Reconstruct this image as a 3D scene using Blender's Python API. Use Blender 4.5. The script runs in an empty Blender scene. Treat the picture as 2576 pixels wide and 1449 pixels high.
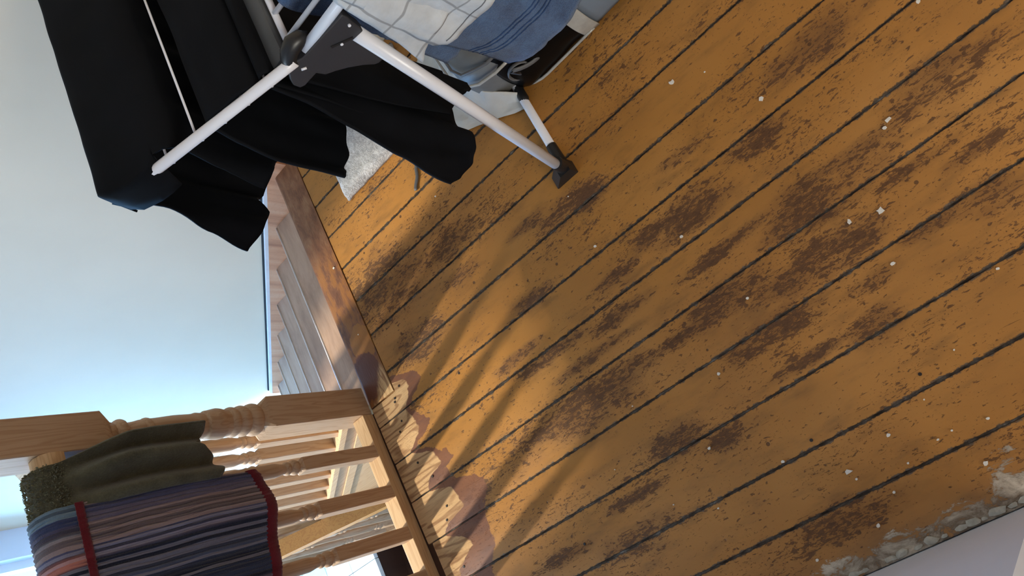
import bpy, bmesh, math, random
from mathutils import Vector, Matrix, noise as mnoise
random.seed(7)
PI = math.pi
scene = bpy.context.scene
COL = scene.collection

# ------------------------------------------------------------------ camera
CAM_Z = 1.6
R0 = (-0.4338, -0.6753, -0.5965)     # picture right, in world axes
R1 = (-0.8249, 0.5640, -0.0386)      # picture down
R2 = (0.3625, 0.4753, -0.8017)       # view direction
f = Vector(R2).normalized()
r = Vector(R0); r = (r - f * r.dot(f)).normalized()
u = r.cross(f)
cam_data = bpy.data.cameras.new('camera')
cam = bpy.data.objects.new('camera', cam_data)
COL.objects.link(cam)
cam.matrix_world = Matrix(((r.x, u.x, -f.x, 0), (r.y, u.y, -f.y, 0), (r.z, u.z, -f.z, CAM_Z), (0, 0, 0, 1)))
cam_data.sensor_width = 36.0
cam_data.sensor_fit = 'HORIZONTAL'
cam_data.lens = 1947.0 / 2576.0 * 36.0
cam_data.clip_start = 0.02
scene.camera = cam

# ------------------------------------------------------------------ light
scene.view_settings.view_transform = 'Standard'
scene.view_settings.look = 'None'
scene.view_settings.gamma = 1.0
scene.view_settings.use_curve_mapping = False
scene.view_settings.exposure = 0.38

world = bpy.data.worlds.new('sky')
scene.world = world
world.use_nodes = True
bg = world.node_tree.nodes['Background']
bg.inputs['Color'].default_value = (0.36, 0.68, 1.0, 1)
bg.inputs['Strength'].default_value = 2.2

def add_light(name, kind, energy, color, loc=(0, 0, 0), direction=(0, 0, -1), **kw):
    d = bpy.data.lights.new(name, kind)
    d.energy = energy
    d.color = color
    for k, v in kw.items():
        setattr(d, k, v)
    o = bpy.data.objects.new(name, d)
    COL.objects.link(o)
    o.location = loc
    o.rotation_euler = Vector(direction).to_track_quat('-Z', 'Y').to_euler()
    return o

add_light('sun', 'SUN', 4.4, (1.0, 0.88, 0.70), (-1.5, 6, 4), (0.32, -1.0, -0.69), angle=math.radians(2.4))
# daylight through the tall stair window and through the room window behind the camera
add_light('stair_window_daylight', 'AREA', 120, (0.72, 0.86, 1.0), (-0.34, 4.80, 1.05), (0, -1, -0.05), shape='RECTANGLE', size=1.25, size_y=3.0)
add_light('low_window_daylight', 'AREA', 150, (0.19, 0.50, 1.0), (1.0, 4.80, -0.41), (0, -1, 0.1), shape='RECTANGLE', size=0.9, size_y=1.05)
add_light('room_window_daylight', 'AREA', 105, (1.0, 0.87, 0.72), (-2.42, -1.5, 1.5), (1, 0.25, -0.1), shape='RECTANGLE', size=1.7, size_y=1.3)

# ------------------------------------------------------------------ node helpers
class NT:
    def __init__(self, name):
        self.m = bpy.data.materials.new(name)
        self.m.use_nodes = True
        self.t = self.m.node_tree
        self.b = self.t.nodes['Principled BSDF']
        self.out = self.t.nodes['Material Output']
    def n(self, kind, **kw):
        nd = self.t.nodes.new(kind)
        for k, v in kw.items():
            setattr(nd, k, v)
        return nd
    def link(self, a, b):
        self.t.links.new(a, b)
    def put(self, sock, v):
        if isinstance(v, bpy.types.NodeSocket):
            self.link(v, sock)
        elif v is not None:
            sock.default_value = v
    def math(self, op, a, b=None, c=None, clamp=False):
        nd = self.n('ShaderNodeMath', operation=op, use_clamp=clamp)
        self.put(nd.inputs[0], a)
        if b is not None: self.put(nd.inputs[1], b)
        if c is not None: self.put(nd.inputs[2], c)
        return nd.outputs[0]
    def coords(self, scale=(1, 1, 1), loc=(0, 0, 0), src='Object'):
        tc = self.n('ShaderNodeTexCoord')
        mp = self.n('ShaderNodeMapping')
        mp.inputs['Scale'].default_value = scale
        mp.inputs['Location'].default_value = loc
        self.link(tc.outputs[src], mp.inputs['Vector'])
        return mp.outputs[0]
    def noise(self, vec, scale=5.0, detail=4.0, rough=0.55, dist=0.0, out=0):
        nd = self.n('ShaderNodeTexNoise')
        self.put(nd.inputs['Vector'], vec)
        nd.inputs['Scale'].default_value = scale
        nd.inputs['Detail'].default_value = detail
        nd.inputs['Roughness'].default_value = rough
        nd.inputs['Distortion'].default_value = dist
        return nd.outputs[out]
    def voronoi(self, vec, scale=5.0, feature='F1', out='Distance', rnd=1.0):
        nd = self.n('ShaderNodeTexVoronoi', feature=feature)
        self.put(nd.inputs['Vector'], vec)
        nd.inputs['Scale'].default_value = scale
        nd.inputs['Randomness'].default_value = rnd
        return nd.outputs[out]
    def step(self, v, lo, hi):
        nd = self.n('ShaderNodeMapRange', interpolation_type='SMOOTHSTEP')
        self.put(nd.inputs['Value'], v)
        self.put(nd.inputs['From Min'], lo)
        self.put(nd.inputs['From Max'], hi)
        return nd.outputs[0]
    def ramp(self, v, stops, interp='LINEAR'):
        nd = self.n('ShaderNodeValToRGB')
        cr = nd.color_ramp
        cr.interpolation = interp
        while len(cr.elements) < len(stops):
            cr.elements.new(0.5)
        for e, (p, c) in zip(cr.elements, stops):
            e.position = p
            e.color = (*c, 1)
        self.put(nd.inputs[0], v)
        return nd.outputs[0]
    def mix(self, fac, a, b, mode='MIX'):
        nd = self.n('ShaderNodeMix', data_type='RGBA', blend_type=mode)
        self.put(nd.inputs['Factor'], fac)
        self.put(nd.inputs['A'], (*a, 1) if isinstance(a, tuple) else a)
        self.put(nd.inputs['B'], (*b, 1) if isinstance(b, tuple) else b)
        return nd.outputs['Result']
    def bump(self, h, strength=0.3, dist=0.01):
        nd = self.n('ShaderNodeBump')
        nd.inputs['Strength'].default_value = strength
        nd.inputs['Distance'].default_value = dist
        self.link(h, nd.inputs['Height'])
        self.link(nd.outputs[0], self.b.inputs['Normal'])
        return nd
    def sep(self, vec):
        nd = self.n('ShaderNodeSeparateXYZ')
        self.link(vec, nd.inputs[0])
        return nd.outputs
    def comb(self, x, y, z=0.0):
        nd = self.n('ShaderNodeCombineXYZ')
        self.put(nd.inputs[0], x); self.put(nd.inputs[1], y); self.put(nd.inputs[2], z)
        return nd.outputs[0]
    def fin(self, color=None, rough=0.6, spec=0.4, **kw):
        if color is not None:
            self.put(self.b.inputs['Base Color'], (*color, 1) if isinstance(color, tuple) else color)
        self.put(self.b.inputs['Roughness'], rough)
        self.b.inputs['Specular IOR Level'].default_value = spec
        for k, v in kw.items():
            self.put(self.b.inputs[k], v)
        return self.m

def srgb(r_, g_, b_):
    def c(v):
        v /= 255.0
        return v / 12.92 if v <= 0.04045 else ((v + 0.055) / 1.055) ** 2.4
    return (c(r_), c(g_), c(b_))

def float_curve(t, v, pts):
    """pts in 0..1; piecewise linear curve"""
    nd = t.n('ShaderNodeFloatCurve')
    t.put(nd.inputs['Value'], v)
    cv = nd.mapping.curves[0]
    while len(cv.points) < len(pts):
        cv.points.new(0.5, 0.5)
    for p, (a, b) in zip(cv.points, pts):
        p.location = (a, b)
        p.handle_type = 'VECTOR'
    nd.mapping.update()
    return nd.outputs[0]

# ------------------------------------------------------------------ materials
PATCHES = [(0.998, 1.341, 0.11, 0.141), (0.586, 0.46, 0.046, 0.074), (0.624, 0.254, 0.031, 0.059), (0.442, 0.221, 0.052, 0.105),
           (0.497, -0.071, 0.046, 0.077), (0.334, 0.275, 0.051, 0.092), (0.383, 0.481, 0.034, 0.096), (0.279, 0.453, 0.032, 0.077),
           (0.357, 0.928, 0.055, 0.161), (0.712, 0.049, 0.043, 0.081), (0.791, 0.686, 0.041, 0.076), (0.787, 1.313, 0.053, 0.081),
           (0.175, 0.276, 0.033, 0.047), (0.263, -0.018, 0.035, 0.052), (0.18, 0.762, 0.029, 0.061), (0.138, 0.664, 0.028, 0.035),
           (0.042, 0.969, 0.037, 0.086), (0.951, 1.059, 0.047, 0.055), (-0.109, 0.527, 0.038, 0.096), (0.495, 0.722, 0.023, 0.063),
           (0.341, 0.354, 0.028, 0.081), (0.602, 0.554, 0.023, 0.041), (0.834, 0.815, 0.021, 0.049),
           (0.478, 0.402, 0.016, 0.102), (0.471, 0.481, 0.012, 0.056), (0.451, 0.827, 0.016, 0.097), (0.663, 0.924, 0.021, 0.072), (0.852, 1.07, 0.023, 0.055), (0.565, 1.032, 0.017, 0.063), (0.186, 0.41, 0.016, 0.066), (0.26, 0.516, 0.017, 0.055), (0.278, 0.084, 0.016, 0.056), (0.251, 0.225, 0.019, 0.046), (0.577, 0.694, 0.014, 0.054), (0.709, 0.414, 0.016, 0.056), (0.385, 0.052, 0.016, 0.062), (0.347, -0.038, 0.015, 0.041), (0.124, 0.915, 0.014, 0.085), (0.088, 1.169, 0.018, 0.073), (0.334, 1.335, 0.021, 0.043), (0.474, 0.136, 0.022, 0.081), (0.366, 0.572, 0.018, 0.101), (0.514, 0.949, 0.018, 0.082)]

def wood_grain(t, vec_rings, vec_fine, light, dark, amt=0.62):
    """pine-like grain; vec_* already stretched along the grain"""
    w = t.noise(vec_rings, 1.0, 2.0, 0.5, 0.6)
    rings = t.math('SINE', t.math('MULTIPLY', w, 46.0))
    rings = t.step(rings, 0.1, 1.0)
    fine = t.noise(vec_fine, 1.0, 4.0, 0.6)
    m = t.math('ADD', t.math('MULTIPLY', rings, amt), t.math('MULTIPLY', t.step(fine, 0.4, 0.75), amt * 0.55), clamp=True)
    return t.mix(m, light, dark), m

def make_floor_paint():
    t = NT('ochre_floor_paint')
    co = t.coords()
    X, Y, Z = t.sep(co)
    # worn places: listed ellipses, each with a ragged edge
    wob = t.noise(t.comb(t.math('MULTIPLY', X, 22.0), t.math('MULTIPLY', Y, 9.0)), 1.0, 5.0, 0.65)
    patch = None
    for cx, cy, rx, ry in PATCHES:
        rx, ry = rx * 0.92, ry * 1.3
        dx = t.math('MULTIPLY_ADD', X, 1 / rx, -cx / rx)
        dy = t.math('MULTIPLY_ADD', Y, 1 / ry, -cy / ry)
        d = t.math('ADD', t.math('MULTIPLY', dx, dx), t.math('MULTIPLY', dy, dy))
        patch = d if patch is None else t.math('MINIMUM', patch, d)
    pm = t.step(t.math('ADD', patch, t.math('MULTIPLY_ADD', wob, 5.0, -2.5)), 2.0, -0.3)
    # paint colour, mottled
    big = t.noise(t.comb(X, Y), 3.2, 3.0, 0.5)
    med = t.noise(t.comb(t.math('MULTIPLY', X, 26.0), t.math('MULTIPLY', Y, 7.0)), 1.0, 4.0, 0.6)
    paint = t.ramp(big, [(0.25, srgb(162, 110, 50)), (0.5, srgb(178, 122, 56)), (0.75, srgb(188, 132, 66))])
    grime = t.math('MULTIPLY', t.step(med, 0.46, 0.78), 0.6)
    paint = t.mix(grime, paint, srgb(120, 84, 44))
    # chips stretched along the boards
    n1 = t.noise(t.comb(t.math('MULTIPLY', X, 120.0), t.math('MULTIPLY', Y, 42.0)), 1.0, 5.0, 0.62, 0.4)
    n2 = t.noise(t.comb(t.math('MULTIPLY', X, 260.0), t.math('MULTIPLY', Y, 120.0)), 1.0, 3.0, 0.6, 0.8)
    zone = t.noise(t.comb(t.math('MULTIPLY', X, 9.0), t.math('MULTIPLY', Y, 3.6)), 1.0, 3.0, 0.6)
    thr = t.math('ADD', t.math('MULTIPLY_ADD', zone, -0.42, 0.828), t.math('MULTIPLY', pm, -0.125))
    chip = t.step(n1, thr, t.math('ADD', thr, 0.035))
    thr2 = t.math('ADD', t.math('MULTIPLY_ADD', zone, -0.40, 0.842), t.math('MULTIPLY', pm, -0.105))
    chip2 = t.step(n2, thr2, t.math('ADD', thr2, 0.03))
    n3 = t.noise(t.comb(t.math('MULTIPLY', X, 210.0), t.math('MULTIPLY', Y, 17.0)), 1.0, 4.0, 0.6, 0.3)
    thr3 = t.math('ADD', t.math('MULTIPLY_ADD', zone, -0.36, 0.850), t.math('MULTIPLY', pm, -0.13))
    chip3 = t.math('MULTIPLY', t.step(n3, thr3, t.math('ADD', thr3, 0.05)), 0.8)
    chips = t.math('MAXIMUM', t.math('MAXIMUM', chip, chip2), chip3)
    stain = t.math('MULTIPLY', pm, 0.55)
    bare_dark = t.ramp(n2, [(0.3, srgb(58, 38, 26)), (0.7, srgb(100, 66, 42))])
    col = t.mix(stain, paint, srgb(104, 70, 42))
    col = t.mix(t.math('MULTIPLY', chips, 0.8), col, bare_dark)
    # small round dents and dark dots
    vd = t.voronoi(t.comb(X, Y), 16.0)
    ring = t.math('MULTIPLY', t.step(vd, 0.075, 0.06), t.step(t.noise(t.comb(X, Y), 5.0, 1.0), 0.52, 0.56))
    col = t.mix(t.math('MULTIPLY', ring, 0.75), col, srgb(70, 44, 26))
    # dirt and lint along the joints
    at = t.n('ShaderNodeAttribute', attribute_name='edge')
    e = at.outputs['Fac']
    en = t.noise(t.comb(t.math('MULTIPLY', X, 60.0), t.math('MULTIPLY', Y, 60.0)), 1.0, 4.0, 0.7)
    em = t.step(t.math('ADD', e, t.math('MULTIPLY_ADD', en, 1.6, -0.8)), 0.68, 0.92)
    col = t.mix(t.math('MULTIPLY', em, 0.92), col, t.ramp(en, [(0.4, srgb(36, 30, 26)), (0.55, srgb(66, 58, 50)), (0.7, srgb(105, 98, 90))]))
    # stripped boards beside the balustrade: red-brown undercoat, then bare pine
    xn = t.math('MULTIPLY_ADD', X, 1.0, 0.21)          # -0.21..0.79 -> 0..1
    edge_n = t.math('MULTIPLY_ADD', t.noise(t.comb(t.math('MULTIPLY', X, 40.0), t.math('MULTIPLY', Y, 30.0)), 1.0, 4.0, 0.6), 0.07, -0.035)
    def yb(pts):   # (X, Y) -> curve, Y stored as (Y-1.2)/0.4
        return t.math('MULTIPLY_ADD', float_curve(t, xn, [((x + 0.21), (y - 1.2) / 0.4) for x, y in pts]), 0.4, 1.2)
    wood_y = yb([(-0.2, 1.50), (0.05, 1.49), (0.163, 1.505), (0.189, 1.50), (0.226, 1.424), (0.25, 1.43), (0.287, 1.50), (0.31, 1.466), (0.326, 1.387),
                 (0.358, 1.405), (0.389, 1.406), (0.412, 1.49), (0.442, 1.47), (0.456, 1.408), (0.50, 1.42), (0.533, 1.50), (0.556, 1.454), (0.582, 1.422),
                 (0.616, 1.439), (0.645, 1.448), (0.664, 1.43), (0.683, 1.409), (0.70, 1.402), (0.725, 1.415), (0.74, 1.47), (0.765, 1.56)])
    prim_y = yb([(-0.2, 1.40), (0.05, 1.38), (0.14, 1.40), (0.167, 1.381), (0.205, 1.344), (0.234, 1.341), (0.275, 1.343), (0.296, 1.332), (0.342, 1.287),
                 (0.382, 1.325), (0.40, 1.389), (0.443, 1.394), (0.454, 1.349), (0.479, 1.372), (0.512, 1.422), (0.534, 1.475), (0.561, 1.407), (0.58, 1.378),
                 (0.621, 1.413), (0.645, 1.43), (0.66, 1.413), (0.693, 1.347), (0.723, 1.358), (0.747, 1.423), (0.77, 1.5)])
    inx = t.step(X, 0.775, 0.765)
    pmask = t.math('MULTIPLY', inx, t.step(t.math('ADD', t.math('SUBTRACT', Y, prim_y), edge_n), -0.003, 0.003))
    wmask = t.math('MULTIPLY', inx, t.step(t.math('ADD', t.math('SUBTRACT', Y, wood_y), t.math('MULTIPLY', edge_n, 0.5)), -0.003, 0.003))
    pine, gm = wood_grain(t, t.comb(t.math('MULTIPLY', X, 15.0), t.math('MULTIPLY', Y, 2.6), 3.3), t.comb(t.math('MULTIPLY', X, 200.0), t.math('MULTIPLY', Y, 16.0)),
                          srgb(214, 172, 122), srgb(138, 92, 54))
    primer = t.mix(t.step(med, 0.35, 0.7), srgb(134, 86, 58), srgb(112, 72, 54))
    col = t.mix(pmask, col, primer)
    col = t.mix(wmask, col, pine)
    # plaster dust and flaking along the wall
    dn = t.noise(t.comb(t.math('MULTIPLY', X, 26.0), t.math('MULTIPLY', Y, 14.0)), 1.0, 6.0, 0.7, 0.5)
    near = t.step(X, -0.11, -0.20)
    bright = t.step(t.math('ADD', t.math('POWER', t.math('MULTIPLY_ADD', X, 1 / 0.075, 0.145 / 0.075), 2.0), t.math('POWER', t.math('MULTIPLY_ADD', Y, 1 / 0.05, -0.235 / 0.05), 2.0)), 1.3, 0.2)
    nm = t.math('MULTIPLY', t.math('MAXIMUM', near, t.math('MULTIPLY', bright, 0.75)), t.step(Y, 1.0, 0.5))
    dthr = t.math('MULTIPLY_ADD', nm, -0.42, 0.80)
    dm = t.step(dn, dthr, t.math('ADD', dthr, 0.06))
    col = t.mix(t.math('MULTIPLY', t.math('MULTIPLY', near, t.step(Y, 1.0, 0.5)), 0.35), col, srgb(120, 100, 84))
    col = t.mix(t.math('MULTIPLY', dm, 0.9), col, t.ramp(dn, [(0.45, srgb(110, 98, 84)), (0.62, srgb(196, 184, 166)), (0.75, srgb(225, 216, 200))]))
    h = t.math('SUBTRACT', t.math('ADD', t.math('MULTIPLY', med, 0.25), t.math('MULTIPLY', dm, 0.4)), t.math('ADD', t.math('MULTIPLY', chips, 0.8), t.math('MULTIPLY', ring, 0.5)))
    t.bump(h, 0.5, 0.003)
    ro = t.math('ADD', 0.42, t.math('MULTIPLY', t.math('MAXIMUM', t.math('MAXIMUM', chips, wmask), pm), 0.3))
    return t.fin(col, ro, 0.35)

def make_pine(name, light, dark, axis='Z', varied=True):
    t = NT(name)
    s = {'Z': (34, 34, 2.6), 'Y': (34, 2.6, 34), 'X': (2.6, 34, 34)}[axis]
    s2 = {'Z': (240, 240, 14), 'Y': (240, 14, 240), 'X': (14, 240, 240)}[axis]
    oi = t.n('ShaderNodeObjectInfo')
    tc = t.n('ShaderNodeTexCoord')
    off = t.n('ShaderNodeVectorMath', operation='ADD')
    t.link(tc.outputs['Object'], off.inputs[0])
    sc = t.math('MULTIPLY', oi.outputs['Random'], 3.7 if varied else 0.0)
    t.link(t.comb(sc, sc, sc), off.inputs[1])
    def mp(sv):
        m = t.n('ShaderNodeVectorMath', operation='MULTIPLY')
        t.link(off.outputs[0], m.inputs[0]); m.inputs[1].default_value = sv
        return m.outputs[0]
    col, g = wood_grain(t, mp(s), mp(s2), light, dark, 0.36)
    if varied:
        col = t.mix(t.math('MULTIPLY', oi.outputs['Random'], 0.35), col, srgb(206, 150, 98))
    t.bump(g, 0.12, 0.001)
    return t.fin(col, 0.5, 0.35)

def make_nosing():
    t = NT('worn_brown_nosing')
    X, Y, Z = t.sep(t.coords())
    n = t.noise(t.comb(t.math('MULTIPLY', X, 14.0), t.math('MULTIPLY', Y, 30.0)), 1.0, 6.0, 0.65, 0.4)
    fine = t.noise(t.comb(t.math('MULTIPLY', X, 40.0), t.math('MULTIPLY', Y, 220.0)), 1.0, 4.0, 0.65)
    col = t.ramp(n, [(0.3, srgb(98, 60, 40)), (0.5, srgb(128, 84, 56)), (0.7, srgb(150, 108, 76))])
    col = t.mix(t.math('MULTIPLY', t.step(fine, 0.5, 0.7), 0.4), col, srgb(72, 46, 34))
    def blob(cx, cy, rx, ry, k):
        d = t.math('ADD', t.math('POWER', t.math('MULTIPLY_ADD', X, 1 / rx, -cx / rx), 2.0), t.math('POWER', t.math('MULTIPLY_ADD', Y, 1 / ry, -cy / ry), 2.0))
        return t.step(t.math('ADD', d, t.math('MULTIPLY_ADD', n, k, -k / 2)), 1.05, 0.9)
    ochre = t.math('MULTIPLY', t.step(X, 1.26, 1.16), t.step(n, 0.42, 0.56))
    col = t.mix(t.math('MULTIPLY', ochre, 0.85), col, srgb(150, 96, 44))
    col = t.mix(blob(0.90, 1.50, 0.06, 0.045, 2.5), col, srgb(160, 106, 48))
    col = t.mix(blob(0.80, 1.53, 0.075, 0.06, 1.5), col, srgb(108, 66, 50))
    pine, g = wood_grain(t, t.comb(t.math('MULTIPLY', X, 4.0), t.math('MULTIPLY', Y, 26.0), 1.7), t.comb(t.math('MULTIPLY', X, 20.0), t.math('MULTIPLY', Y, 220.0)),
                         srgb(224, 184, 132), srgb(140, 86, 46))
    wm = t.step(t.math('ADD', t.math('ADD', X, t.math('MULTIPLY', Y, 1.15)), t.math('MULTIPLY', n, 0.10)), 2.56, 2.52)
    col = t.mix(wm, col, pine)
    t.bump(fine, 0.4, 0.002)
    return t.fin(col, 0.5, 0.35)

def make_tread(name, base, dark, lightc, kx=1.0):
    t = NT(name)
    X, Y, Z = t.sep(t.coords())
    n = t.noise(t.comb(t.math('MULTIPLY', X, 5.0), t.math('MULTIPLY', Y, 16.0), Z), 1.0, 5.0, 0.6, 0.3)
    fine = t.noise(t.comb(t.math('MULTIPLY', X, 12.0), t.math('MULTIPLY', Y, 120.0), t.math('MULTIPLY', Z, 120.0)), 1.0, 3.0, 0.6)
    col = t.ramp(n, [(0.28, dark), (0.5, base), (0.74, lightc)])
    col = t.mix(t.math('MULTIPLY', t.step(fine, 0.5, 0.75), 0.25), col, dark)
    t.bump(fine, 0.15, 0.002)
    return t.fin(col, 0.6, 0.3)

def make_plain(name, color, rough=0.6, var=0.08, scale=6.0, spec=0.35, bump=0.0, bscale=60.0, **kw):
    t = NT(name)
    co = t.coords()
    n = t.noise(co, scale, 4.0, 0.55)
    lo = tuple(c * (1 - var) for c in color)
    hi = tuple(min(1, c * (1 + var)) for c in color)
    col = t.ramp(n, [(0.3, lo), (0.7, hi)])
    if bump:
        t.bump(t.noise(co, bscale, 5.0, 0.6), bump, 0.004)
    return t.fin(col, rough, spec, **kw)

M = {}
M['floor'] = make_floor_paint()
M['pine'] = make_pine('pine_turned', srgb(204, 172, 138), srgb(160, 118, 80))
M['pine_x'] = make_pine('pine_rail', srgb(222, 184, 136), srgb(184, 132, 84), 'X')
M['pine_y'] = make_pine('pine_string', srgb(226, 190, 146), srgb(178, 126, 80), 'Y')
M['pine_orange'] = make_pine('pine_orange_handrail', srgb(222, 164, 92), srgb(186, 116, 56), 'Y')
M['nosing'] = make_nosing()
M['tread'] = make_tread('dusty_tread', srgb(180, 146, 122), srgb(150, 118, 98), srgb(196, 164, 140))
M['string'] = make_tread('wall_string_wood', srgb(204, 146, 108), srgb(162, 106, 74), srgb(216, 170, 136))
M['lit_worn_edge'] = make_plain('pale_lit_worn_edge', srgb(206, 192, 182), 0.5, 0.15, 25)  # pale nosing edge: wear plus a sky-light highlight put into the colour
M['string_top'] = make_plain('string_white_edge', srgb(214, 206, 204), 0.7, 0.06, 20)
M['dark_stair'] = make_tread('shade_brown_stair', srgb(74, 48, 34), srgb(50, 32, 24), srgb(92, 62, 44))  # brown of the lower flight, with its shade painted into the colour
M['wall'] = make_plain('white_plaster', srgb(220, 200, 174), 0.85, 0.025, 2.5, 0.2, 0.12, 40)
M['wall_white'] = make_plain('white_lime_wall', srgb(218, 225, 241), 0.85, 0.03, 4, 0.2, 0.1, 50)
M['ceiling'] = make_plain('ceiling_paint', srgb(206, 202, 198), 0.9, 0.02)
M['wall_brown'] = make_plain('brown_wallpaper', srgb(128, 112, 96), 0.85, 0.06, 5)
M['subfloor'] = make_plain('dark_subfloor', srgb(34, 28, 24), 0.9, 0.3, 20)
def make_joint():
    t = NT('lint_in_joints')
    n = t.noise(t.coords((60, 26, 60)), 1.0, 5.0, 0.7)
    col = t.ramp(n, [(0.36, srgb(40, 34, 30)), (0.48, srgb(66, 58, 52)), (0.60, srgb(92, 86, 80)), (0.74, srgb(150, 145, 138))])
    t.bump(n, 0.6, 0.003)
    return t.fin(col, 0.95, 0.1)
M['joint'] = make_joint()
M['landing'] = make_plain('pale_landing_paint', srgb(226, 230, 226), 0.55, 0.08, 9)
M['black'] = None

def make_black():
    t = NT('black_fabric')
    co = t.coords()
    n = t.noise(co, 9.0, 3.0, 0.5)
    col = t.ramp(n, [(0.3, (0.0030, 0.0037, 0.0052)), (0.7, (0.0052, 0.0062, 0.0085))])
    t.bump(t.noise(co, 900.0, 2.0), 0.08, 0.0005)
    return t.fin(col, 0.8, 0.10)
M['black'] = make_black()

def make_shirt():
    t = NT('pale_grey_checked_cotton')
    uv = t.n('ShaderNodeAttribute', attribute_name='suv')
    U, V, _ = t.sep(uv.outputs['Vector'])
    wob = t.noise(t.coords(), 14.0, 2.0)
    def line(v, per, off):
        x = t.math('FRACT', t.math('ADD', t.math('MULTIPLY', t.math('ADD', v, t.math('MULTIPLY', wob, 0.018)), 1 / per), off))
        return t.step(t.math('ABSOLUTE', t.math('SUBTRACT', x, 0.5)), 0.035, 0.015)
    ln = t.math('MAXIMUM', line(U, 0.075, 0.2), line(V, 0.082, 0.0))
    base = t.ramp(t.noise(t.coords(), 18.0, 4.0), [(0.3, srgb(166, 170, 176)), (0.7, srgb(198, 202, 206))])
    col = t.mix(t.math('MULTIPLY', ln, 0.55), base, srgb(96, 96, 98))
    cr = t.noise(t.coords((1, 1, 1)), 24.0, 3.0, 0.5, 1.2)
    t.bump(cr, 0.35, 0.008)
    return t.fin(col, 0.85, 0.15)
M['shirt'] = make_shirt()
M['stitch'] = make_plain('grey_stitching', srgb(108, 108, 112), 0.9)

def make_terry(name, a, b, scale=420.0, strength=0.7, sheen=0.25):
    t = NT(name)
    co = t.coords()
    n = t.noise(co, scale, 3.0, 0.7)
    n2 = t.noise(co, 26.0, 3.0, 0.6)
    m = t.math('MULTIPLY_ADD', n2, 0.5, t.math('MULTIPLY', n, 0.5))
    col = t.ramp(m, [(0.35, a), (0.65, b)])
    t.bump(n, strength, 0.004)
    return t.fin(col, 0.95, 0.08, **{'Sheen Weight': sheen, 'Sheen Roughness': 0.6})
M['blue'] = make_terry('blue_terry', srgb(34, 60, 98), srgb(74, 108, 152))
M['blue_band'] = make_terry('blue_terry_band', srgb(30, 52, 88), srgb(52, 82, 126), 200, 0.3)
M['green'] = make_terry('olive_terry', srgb(72, 70, 52), srgb(104, 100, 76), 260, 0.6)
M['green_pile'] = make_terry('olive_pile', srgb(104, 100, 70), srgb(150, 144, 104), 260, 0.9)
M['red'] = make_terry('red_binding', srgb(92, 14, 24), srgb(118, 24, 34), 300, 0.3)
M['felt'] = make_terry('grey_white_felt', srgb(150, 148, 150), srgb(214, 212, 212), 130, 1.0, 0.1)

def make_stripes():
    t = NT('striped_ribbed_towel')
    X, Y, Z = t.sep(t.coords())
    wob = t.noise(t.comb(t.math('MULTIPLY', X, 8.0), 0.0, t.math('MULTIPLY', Z, 7.0)), 1.0, 3.0)
    Xw = t.math('ADD', X, t.math('MULTIPLY_ADD', wob, 0.008, -0.004))
    wn = t.n('ShaderNodeTexWhiteNoise', noise_dimensions='1D')
    t.link(t.math('FLOOR', t.math('MULTIPLY', Xw, 150.0)), wn.inputs['W'])
    wn2 = t.n('ShaderNodeTexWhiteNoise', noise_dimensions='1D')
    t.link(t.math('FLOOR', t.math('MULTIPLY', Xw, 62.0)), wn2.inputs['W'])
    mauve = t.ramp(wn2.outputs[0], [(0.0, srgb(118, 109, 126)), (0.2, srgb(154, 138, 152)), (0.36, srgb(93, 93, 121)), (0.5, srgb(167, 146, 144)), (0.66, srgb(129, 101, 121)), (0.8, srgb(144, 149, 166)), (0.92, srgb(78, 85, 115))], 'CONSTANT')
    navy = t.ramp(wn2.outputs[0], [(0.0, srgb(42, 48, 66)), (0.3, srgb(63, 72, 97)), (0.5, srgb(50, 59, 78)), (0.7, srgb(91, 99, 121)), (0.85, srgb(39, 43, 57))], 'CONSTANT')
    dark_zone = t.math('MULTIPLY', t.step(Xw, 0.462, 0.452), t.step(Xw, 0.325, 0.335))
    col = t.mix(dark_zone, mauve, navy)
    # the strip nearest the olive towel and above the red band runs darker and cooler with one teal and one rust line
    up = t.step(Z, 0.862, 0.872)
    col = t.mix(t.math('MULTIPLY', up, t.step(Xw, 0.50, 0.53)), col, t.ramp(wn2.outputs[0], [(0.0, srgb(67, 74, 106)), (0.4, srgb(118, 140, 155)), (0.6, srgb(85, 82, 106)), (0.8, srgb(152, 149, 160))], 'CONSTANT'))
    col = t.mix(t.math('MULTIPLY', up, t.math('MULTIPLY', t.step(Xw, 0.475, 0.468), t.step(Xw, 0.445, 0.452))), col, srgb(203, 132, 117))
    col = t.mix(t.math('MULTIPLY', t.step(wn.outputs[0], 0.72, 0.74), 0.55), col, srgb(44, 45, 57))
    col = t.mix(t.math('MULTIPLY', t.step(wn.outputs[0], 0.16, 0.14), 0.35), col, srgb(203, 198, 212))
    rib = t.math('PINGPONG', t.math('MULTIPLY', Xw, 150.0), 0.5)
    fz = t.noise(t.coords(), 330.0, 3.0, 0.7)
    t.bump(t.math('ADD', rib, t.math('MULTIPLY', fz, 0.9)), 0.8, 0.004)
    return t.fin(col, 0.95, 0.08, **{'Sheen Weight': 0.2})
M['stripes'] = make_stripes()
M['enamel'] = make_plain('white_enamel', srgb(226, 226, 232), 0.3, 0.03, 10, 0.5)
M['plastic'] = make_plain('dark_grey_plastic', srgb(48, 48, 52), 0.42, 0.06, 20, 0.4)
M['plastic2'] = make_plain('mid_grey_plastic', srgb(74, 76, 78), 0.45, 0.06, 20, 0.4)
M['rubber'] = make_plain('black_rubber', srgb(28, 28, 30), 0.38, 0.1, 20, 0.45)
M['bag'] = make_plain('grey_bag_fabric', srgb(112, 110, 106), 0.5, 0.12, 14, 0.4, 0.35, 16)
M['bag_blue'] = make_plain('blue_grey_vinyl', srgb(112, 124, 138), 0.4, 0.06, 10, 0.45)
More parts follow.
